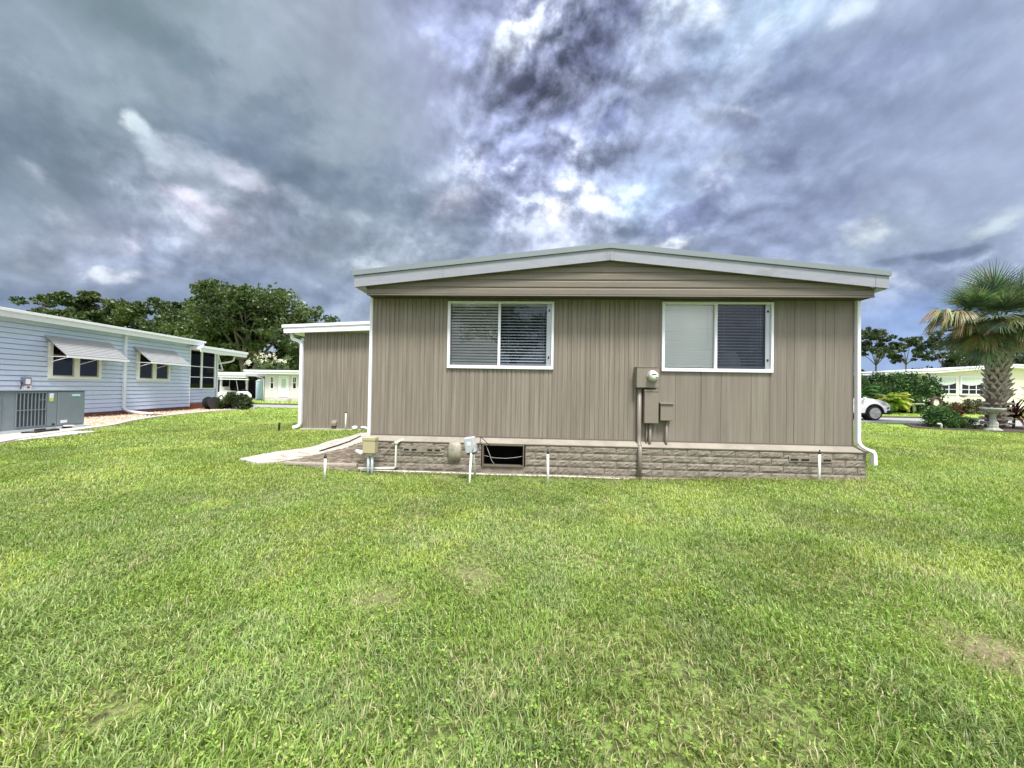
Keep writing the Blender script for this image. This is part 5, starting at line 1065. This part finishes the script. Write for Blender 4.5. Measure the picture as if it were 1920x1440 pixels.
tree('oak_tree', 'open crowned tree right beside the taupe house corner', 'tree', 62.0, 66, 12.8, 3.6, 6.5, 31, 5200, .22, RO, GR, .16, 8, .85, M_BARK)
tree('oak_tree', 'small tree with a bare leaning limb left of the palm fronds', 'tree', 70.5, 69, 12.2, 2.8, 7.0, 32, 3600, .22, RO, GR, .16, 6, .85, M_BARK)
tree('oak_tree', 'broad tree behind the dead palm fronds', 'tree', 76.5, 68, 13.0, 4.5, 5.0, 33, 9500, .22, RO, GR, .25, 9, 1.0, M_BARK, zlow=.1)
tree('oak_tree', 'dark tree right behind the palm trunk', 'tree', 88, 68, 13.5, 6.0, 4.0, 34, 10000, .24, RO, GR, .25, 9, 1.0, M_BARK, zlow=.0)
GL = 'low tree line behind the cream house'
for lab, x, y, H, rw, s_ in (('low dark bush line just beside the taupe house corner', 60, 66, 6.6, 4.0, 41), ('low pointed bush between the two thin oaks', 66.5, 68, 8.2, 3.2, 42), ('low bush line behind the cream roof left of the palm', 74.5, 70, 6.6, 5.0, 43), ('low bush line behind the cream roof at the palm trunk', 84, 70, 7.0, 5.5, 44)):
    tree('background_bush', lab, 'bush', x, y, H, rw, 1.0, s_, 3600, .26, RO, GL, .12, 7, 1.2, zlow=.0)
# hedge-like shrubs before the cream house
def shrub(name, label, x, y, H, rw, n, ls, cols, seed, group=None, cat='shrub', z0=.0, sq=1.0, loose=0.0):
    rg = np.random.RandomState(seed); np.random.seed(seed + 5); t = thing(name, label, cat, (x, y, 0), 0, group)
    k_ = 46; a = rg.rand(k_) * 6.283; u = rg.rand(k_); r_ = rw * (.35 + .6 * rg.rand(k_) ** .5) * np.sqrt(np.clip(1 - (u * .92) ** (2 * sq), .05, 1)); P = np.stack([np.cos(a) * r_, np.sin(a) * r_, z0 + u * H * .9], 1)
    wd = MB()
    for p in P[:16]: wd.tube([(0, 0, -.1), (p[0] * .4, p[1] * .4, p[2] * .5), tuple(p)], 1, 5, rs=[.03, .02, .008])
    wd.build('stem', M_BARK2, t)
    C = P[rg.randint(0, k_, n)] + rg.randn(n, 3) * np.array([rw * .14, rw * .14, H * .07]) * (1 + loose); C[:, 2] = np.clip(C[:, 2], .02, H * (1.02 + loose * .3))
    c0, c1, c2 = (np.array(c_) for c_ in cols); kk_ = np.clip(rg.rand(n, 1) * .7 + .3 * np.sin(C[:, :1] * 5 / rw + C[:, 2:] * 4 / H), 0, 1); tint = np.where(kk_ < .5, c0 + (c1 - c0) * kk_ * 2, c1 + (c2 - c1) * (kk_ - .5) * 2) * rg.uniform(.7, 1.3, (n, 1))
    leaves('foliage', C, ls, M_LEAF, t, tint); return t
DG = ((.022, .055, .016), (.045, .105, .028), (.09, .17, .05))
GH = 'tall dark green shrubs before the cream house carport'
shrub('tall_shrub', 'tall dark green shrub nearest the taupe house corner', 30.2, 33.0, 3.3, 1.9, 9000, .10, DG, 51, GH, sq=2.5)
shrub('tall_shrub', 'tall dark green shrub behind the golden palm clump', 32.6, 33.2, 3.4, 1.9, 9000, .10, DG, 52, GH, sq=2.5)
shrub('tall_shrub', 'tall dark green shrub touching the cream wall', 34.5, 33.4, 3.5, 1.8, 10000, .10, DG, 53, GH, sq=2.0)
shrub('low_shrub', 'low dark shrub under the cream house window, left of the brick footing', 36.2, 33.0, 1.15, .95, 2600, .07, DG, 54, 'low shrubs along the cream wall')
shrub('low_shrub', 'low reddish shrub under the hanging basket', 37.6, 32.4, 1.0, .8, 2200, .07, ((.06, .05, .025), (.10, .10, .04), (.16, .13, .06)), 55, 'low shrubs along the cream wall')
shrub('low_shrub', 'low brown green shrub left of the palm trunk foot, against the cream wall', 39.2, 32.8, 1.25, 1.0, 2600, .07, ((.04, .05, .02), (.08, .09, .035), (.15, .13, .06)), 56, 'low shrubs along the cream wall')
shrub('flowering_plant', 'orange red leaved plant behind the bright green bush', 23.1, 20.2, .95, .35, 500, .07, ((.25, .06, .02), (.45, .14, .05), (.12, .05, .03)), 57)
shrub('feathery_bush', 'feathery bright green bush at the left of the palm bed', 19.85, 17.85, .92, .58, 8000, .035, ((.03, .08, .02), (.06, .15, .035), (.12, .24, .06)), 58, loose=.5)
shrub('feathery_bush', 'lower feathery green bush between the white pipe and the palm', 18.95 + 1.55, 17.7, .5, .6, 4200, .035, ((.03, .07, .02), (.06, .12, .035), (.12, .2, .06)), 59, loose=.4)
shrub('low_shrub', 'dark rounded shrub left of the palm trunk in the bed', 20.9, 18.6, .8, .55, 2600, .05, ((.03, .05, .02), (.06, .09, .03), (.10, .12, .05)), 60)
shrub('rounded_bush', 'dark green rounded bush on the gravel below the porch end', -15.85, 22.2, .95, .78, 7000, .05, ((.02, .035, .012), (.045, .07, .02), (.09, .12, .035)), 61)
# strap / feather plants made of arching blades
def arching(name, part, label, cat, x, y, n, length, width, col, seed, group=None, up=(.3, 1.35), droop=1.6, z0=.0, feather=0, ring=.1, sep=True):
    rg = random.Random(seed); t = thing(name, label, cat, (x, y, 0), 0, group)
    m_ = leafmat('leaf'); 
    def blade(pts, w_, V, F, Cl, c_):
        k_ = len(pts); o_ = len(V)
        for i, p in enumerate(pts):
            t_ = (pts[min(i + 1, k_ - 1)] - pts[max(i - 1, 0)]).normalized(); s_ = t_.cross(Vector((0, 0, 1))); s_ = s_.normalized() if s_.length > .05 else Vector((1, 0, 0)); ww = w_ * (1 - (i / (k_ - 1)) ** 2 * .9) * .5
            V += [tuple(p - s_ * ww), tuple(p + s_ * ww)]; Cl += [c_, c_]
        F += [(o_ + 2 * i, o_ + 2 * i + 1, o_ + 2 * i + 3, o_ + 2 * i + 2) for i in range(k_ - 1)]
    def emit(V, F, Cl): fast_mesh(part, np.array(V), np.array(F).ravel(), np.full(len(F), 4), m_, t, tint=np.array(Cl))
    V, F, Cl = [], [], []
    for i in range(n):
        a = rg.uniform(0, 6.283); e_ = rg.uniform(*up); L = length * rg.uniform(.7, 1.1); h = Vector((math.cos(a), math.sin(a), 0)); p = h * ring * rg.random() + Vector((0, 0, z0 + rg.random() * .1)); pts = [p.copy()]; ks = 9
        for s_ in range(ks): ee = e_ - droop * (s_ / ks) ** 1.4; p = p + (h * math.cos(ee) + Vector((0, 0, 1)) * math.sin(ee)) * L / ks; pts.append(p.copy())
        c_ = tuple(v * rg.uniform(.7, 1.35) for v in col[rg.randrange(len(col))])
        if not feather: blade(pts, width, V, F, Cl, c_)
        else:
            blade(pts, .03, V, F, Cl, c_)
            for s_ in range(feather):
                f_ = .18 + .8 * s_ / feather; q_ = f_ * ks; j = min(int(q_), ks - 1); b0 = pts[j].lerp(pts[j + 1], q_ - j); tg = (pts[j + 1] - pts[j]).normalized(); sd_ = tg.cross(Vector((0, 0, 1))).normalized()
                for sg_ in (-1, 1):
                    ll = length * .30 * math.sin(math.pi * (f_ * .85 + .1)); e3 = b0 + (tg * .55 + sd_ * sg_ * .85 + Vector((0, 0, -.25))).normalized() * ll; blade([b0, b0.lerp(e3, .5) + Vector((0, 0, .02)), e3 + Vector((0, 0, -.08 * ll))], width, V, F, Cl, c_)
        if sep: emit(V, F, Cl); V, F, Cl = [], [], []
    if V: emit(V, F, Cl)
    return t
arching('golden_palm', 'frond', 'bright yellow green feathery palm clump behind the white suv', 'palm', 30.3, 30.9, 80, 1.45, .05, ((.36, .44, .07), (.46, .48, .10), (.24, .34, .06)), 71, feather=22, up=(.1, 1.52), droop=1.9, z0=.75)
arching('feather_palm', 'frond', 'darker green feathery palm left of the golden one', 'palm', 28.2, 31.6, 26, 2.0, .045, ((.07, .15, .05), (.10, .19, .06)), 72, feather=18, up=(.8, 1.5), droop=2.2, z0=.9)
arching('cordyline', 'strap_leaf', 'dark purple strap leaved plant right of the palm trunk', 'plant', 23.35, 18.0, 90, 1.35, .07, ((.055, .012, .022), (.09, .018, .03), (.03, .012, .014)), 73, up=(-.1, 1.5), droop=1.3, z0=.5, ring=.25)
arching('cordyline', 'strap_leaf', 'second dark purple strap leaved plant at the right photo edge', 'plant', 24.0, 17.6, 90, 1.5, .07, ((.055, .012, .022), (.09, .018, .03), (.03, .012, .014)), 74, up=(-.1, 1.5), droop=1.3, z0=.9, ring=.3)
for o in bpy.data.objects:
    if o.name.startswith('cordyline'): MB().tube([(0, 0, -.1), (.03, 0, .7), (0, .02, 1.3)], .05, 7).build('stem', M_BARK2, o)

# ------------------------------------------------------------------ the cabbage palm
palm = thing('cabbage_palm', 'cabbage palm with crisscross leaf bases, green crown and hanging straw coloured dead fronds', 'palm', (22.5, 18.0, 0))
TH = 5.0
MB().tube([(0, 0, -.1), (-.02, 0, 1.2), (.03, 0, 2.6), (.12, 0, 3.8), (.15, 0, TH + .05)], 1, 14, rs=[.34, .29, .26, .24, .15]).build('trunk', mat('palm_trunk', (.13, .10, .08), .95, var=.3, vs=6), palm, smooth=True)
rg = random.Random(17); bt = MB(); rows = 19
for r_ in range(rows):
    z = .05 + r_ * .235; cxx = .03 * math.sin(z) + .03 * z; long_ = .50 if r_ < 8 else .36
    for j in range(9):
        a = 6.283 * (j + (r_ % 2) * .5 + rg.uniform(-.12, .12)) / 9; base_r = .25 - .02 * (z / 4)
        for sgn in (-1, 1):                                    # split boot: two prongs
            h0 = Vector((math.cos(a), math.sin(a), 0)); tn = Vector((-math.sin(a), math.cos(a), 0)); L = long_ * rg.uniform(.6, 1.35); tn = tn + Vector((0, 0, rg.uniform(-.35, .35)))
            p0 = Vector((cxx, 0, z)) + h0 * (base_r - .03); p1 = p0 + h0 * .08 + tn * sgn * .05 + Vector((0, 0, .14)); p2 = p1 + h0 * .08 * L / .4 + tn * sgn * (.10) + Vector((0, 0, .16 if r_ > 4 else .06)); p3 = p2 + h0 * .09 * L / .4 + tn * sgn * .02 + Vector((0, 0, .10 if r_ > 4 else .0))
            bt.tube([p0, p1, p2, p3], 1, 5, rs=[.062, .056, .044, .018])
bt.build('boots', mat('leaf_base_grey', (.36, .32, .28), .85, var=.3, vs=5, col2=(.52, .48, .43), f2=(.45, .65)), palm)
def fan_frond(a, e, petiole, R_, cols, dr, seed, spread=1.9, curl=.5, hang=0.0, nlf=44, rs=0.0, wl=.06):
    """costapalmate leaf: petiole, then leaflets fanned about its curving rib, tips drooping"""
    rg = random.Random(seed); h = Vector((math.cos(a), math.sin(a), 0)); up = Vector((0, 0, 1)); V, F, Cl = [], [], []
    p = Vector((.15 + .12 * math.cos(a), .12 * math.sin(a), TH + rg.uniform(-.35, .15))); pts = [p.copy()]; n = 8
    for i in range(n): ee = e - dr * (i / n) ** 1.3; p = p + (h * math.cos(ee) + up * math.sin(ee)) * petiole / n; pts.append(p.copy())
    tg = (pts[-1] - pts[-2]).normalized(); side = tg.cross(up).normalized(); nrm = side.cross(tg).normalized()
    def strip_(P, w_, c_, flat=None):
        o_ = len(V); k_ = len(P)
        for i, q in enumerate(P):
            t_ = (P[min(i + 1, k_ - 1)] - P[max(i - 1, 0)]).normalized(); s_ = t_.cross(nrm); s_ = s_.normalized() if s_.length > .02 else side; ww = w_ * .5 * (1 - max(0, (i / (k_ - 1)) - .25) * 1.2); V.extend([tuple(q - s_ * ww), tuple(q + s_ * ww)]); Cl.extend([c_, c_])
        F.extend([(o_ + 2 * i, o_ + 2 * i + 1, o_ + 2 * i + 3, o_ + 2 * i + 2) for i in range(k_ - 1)])
    strip_(pts, .05, cols[0])
    for i in range(nlf):
        u = (i + .5) / nlf * 2 - 1; ang = u * spread; L = R_ * (1 - .28 * abs(u) ** 1.5) * rg.uniform(.85, 1.08)
        rib = (pts[-1] if not rs else pts[max(0, int(len(pts) - 1 - abs(u) * rs * (len(pts) - 1)))] + Vector((rg.uniform(-.1, .1), rg.uniform(-.1, .1), 0))) + tg * R_ * .28 * (1 - abs(u)) - nrm * .10 * (1 - abs(u)) ** 2
        d = (tg * math.cos(ang) + side * math.sin(ang) + nrm * (.25 * math.cos(u * 9) * .3 + curl * .25)).normalized()
        P = [rib]; q = rib.copy(); k_ = 6
        for s_ in range(k_):
            g = (hang + curl * 1.1 * (s_ / k_) ** 1.6) ; dd = (d + Vector((0, 0, -1)) * g + Vector((rg.uniform(-.06, .06), rg.uniform(-.06, .06), 0))).normalized(); q = q + dd * L / k_; P.append(q.copy())
        c_ = cols[rg.randrange(len(cols))]; c_ = tuple(v * rg.uniform(.75, 1.25) for v in c_); strip_(P, wl, c_)
    return fast_mesh('frond', np.array(V), np.array(F).ravel(), np.full(len(F), 4), leafmat('leaf'), palm, tint=np.array(Cl))
GRN = ((.08, .125, .085), (.12, .175, .11), (.19, .25, .16)); OLV = ((.16, .19, .06), (.24, .24, .09), (.12, .15, .05)); DED = ((.32, .29, .17), (.41, .375, .22), (.21, .18, .11))
for i in range(40):
    a = i * 2.39996 + .3; e = 1.50 - .043 * i + rg.uniform(-.3, .3) * min(1, i / 8); fan_frond(a, e, .85 + .5 * rg.random(), 1.4, GRN, .25 + .016 * i, 100 + i, curl=.16 + .018 * i, spread=2.1, nlf=50)
for i in range(18): a = i * 2.39996 + 1.1; fan_frond(a, -.05 + .4 * rg.random(), .7 + .5 * rg.random(), 1.15, OLV if i % 3 else GRN, .8, 200 + i, curl=.6, hang=.3)
for i in range(32):
    a = i * 2.39996 + .9; tag(fan_frond(a, .35 - .6 * rg.random(), .5 + .7 * rg.random(), 1.0, DED, 1.0, 300 + i, spread=1.5, curl=1.1, hang=1.15, nlf=50, rs=.4, wl=.05), 'dead straw coloured hanging frond')
for i, (da, e, pl, R_, hg) in enumerate(((.05, .46, 3.2, 1.0, .9), (.16, .40, 2.7, .95, 1.1), (-.12, .42, 2.3, .95, 1.1), (.12, .32, 1.9, .9, 1.3), (-.05, .36, 2.9, .8, 1.4))):
    tag(fan_frond(math.pi + da, e, pl, R_, DED if i % 3 != 2 else OLV, .62, 400 + i, spread=1.7, curl=1.5, hang=hg, nlf=110, rs=.45, wl=.05), 'long dead frond reaching out to the left')
tree('oak_tree', 'leafy oak reflected in the left window of the taupe house', 'tree', -1.8, -11.5, 9.0, 5.0, 3.2, 61, 5000, .16, OAK, None, .3, 8, .8)
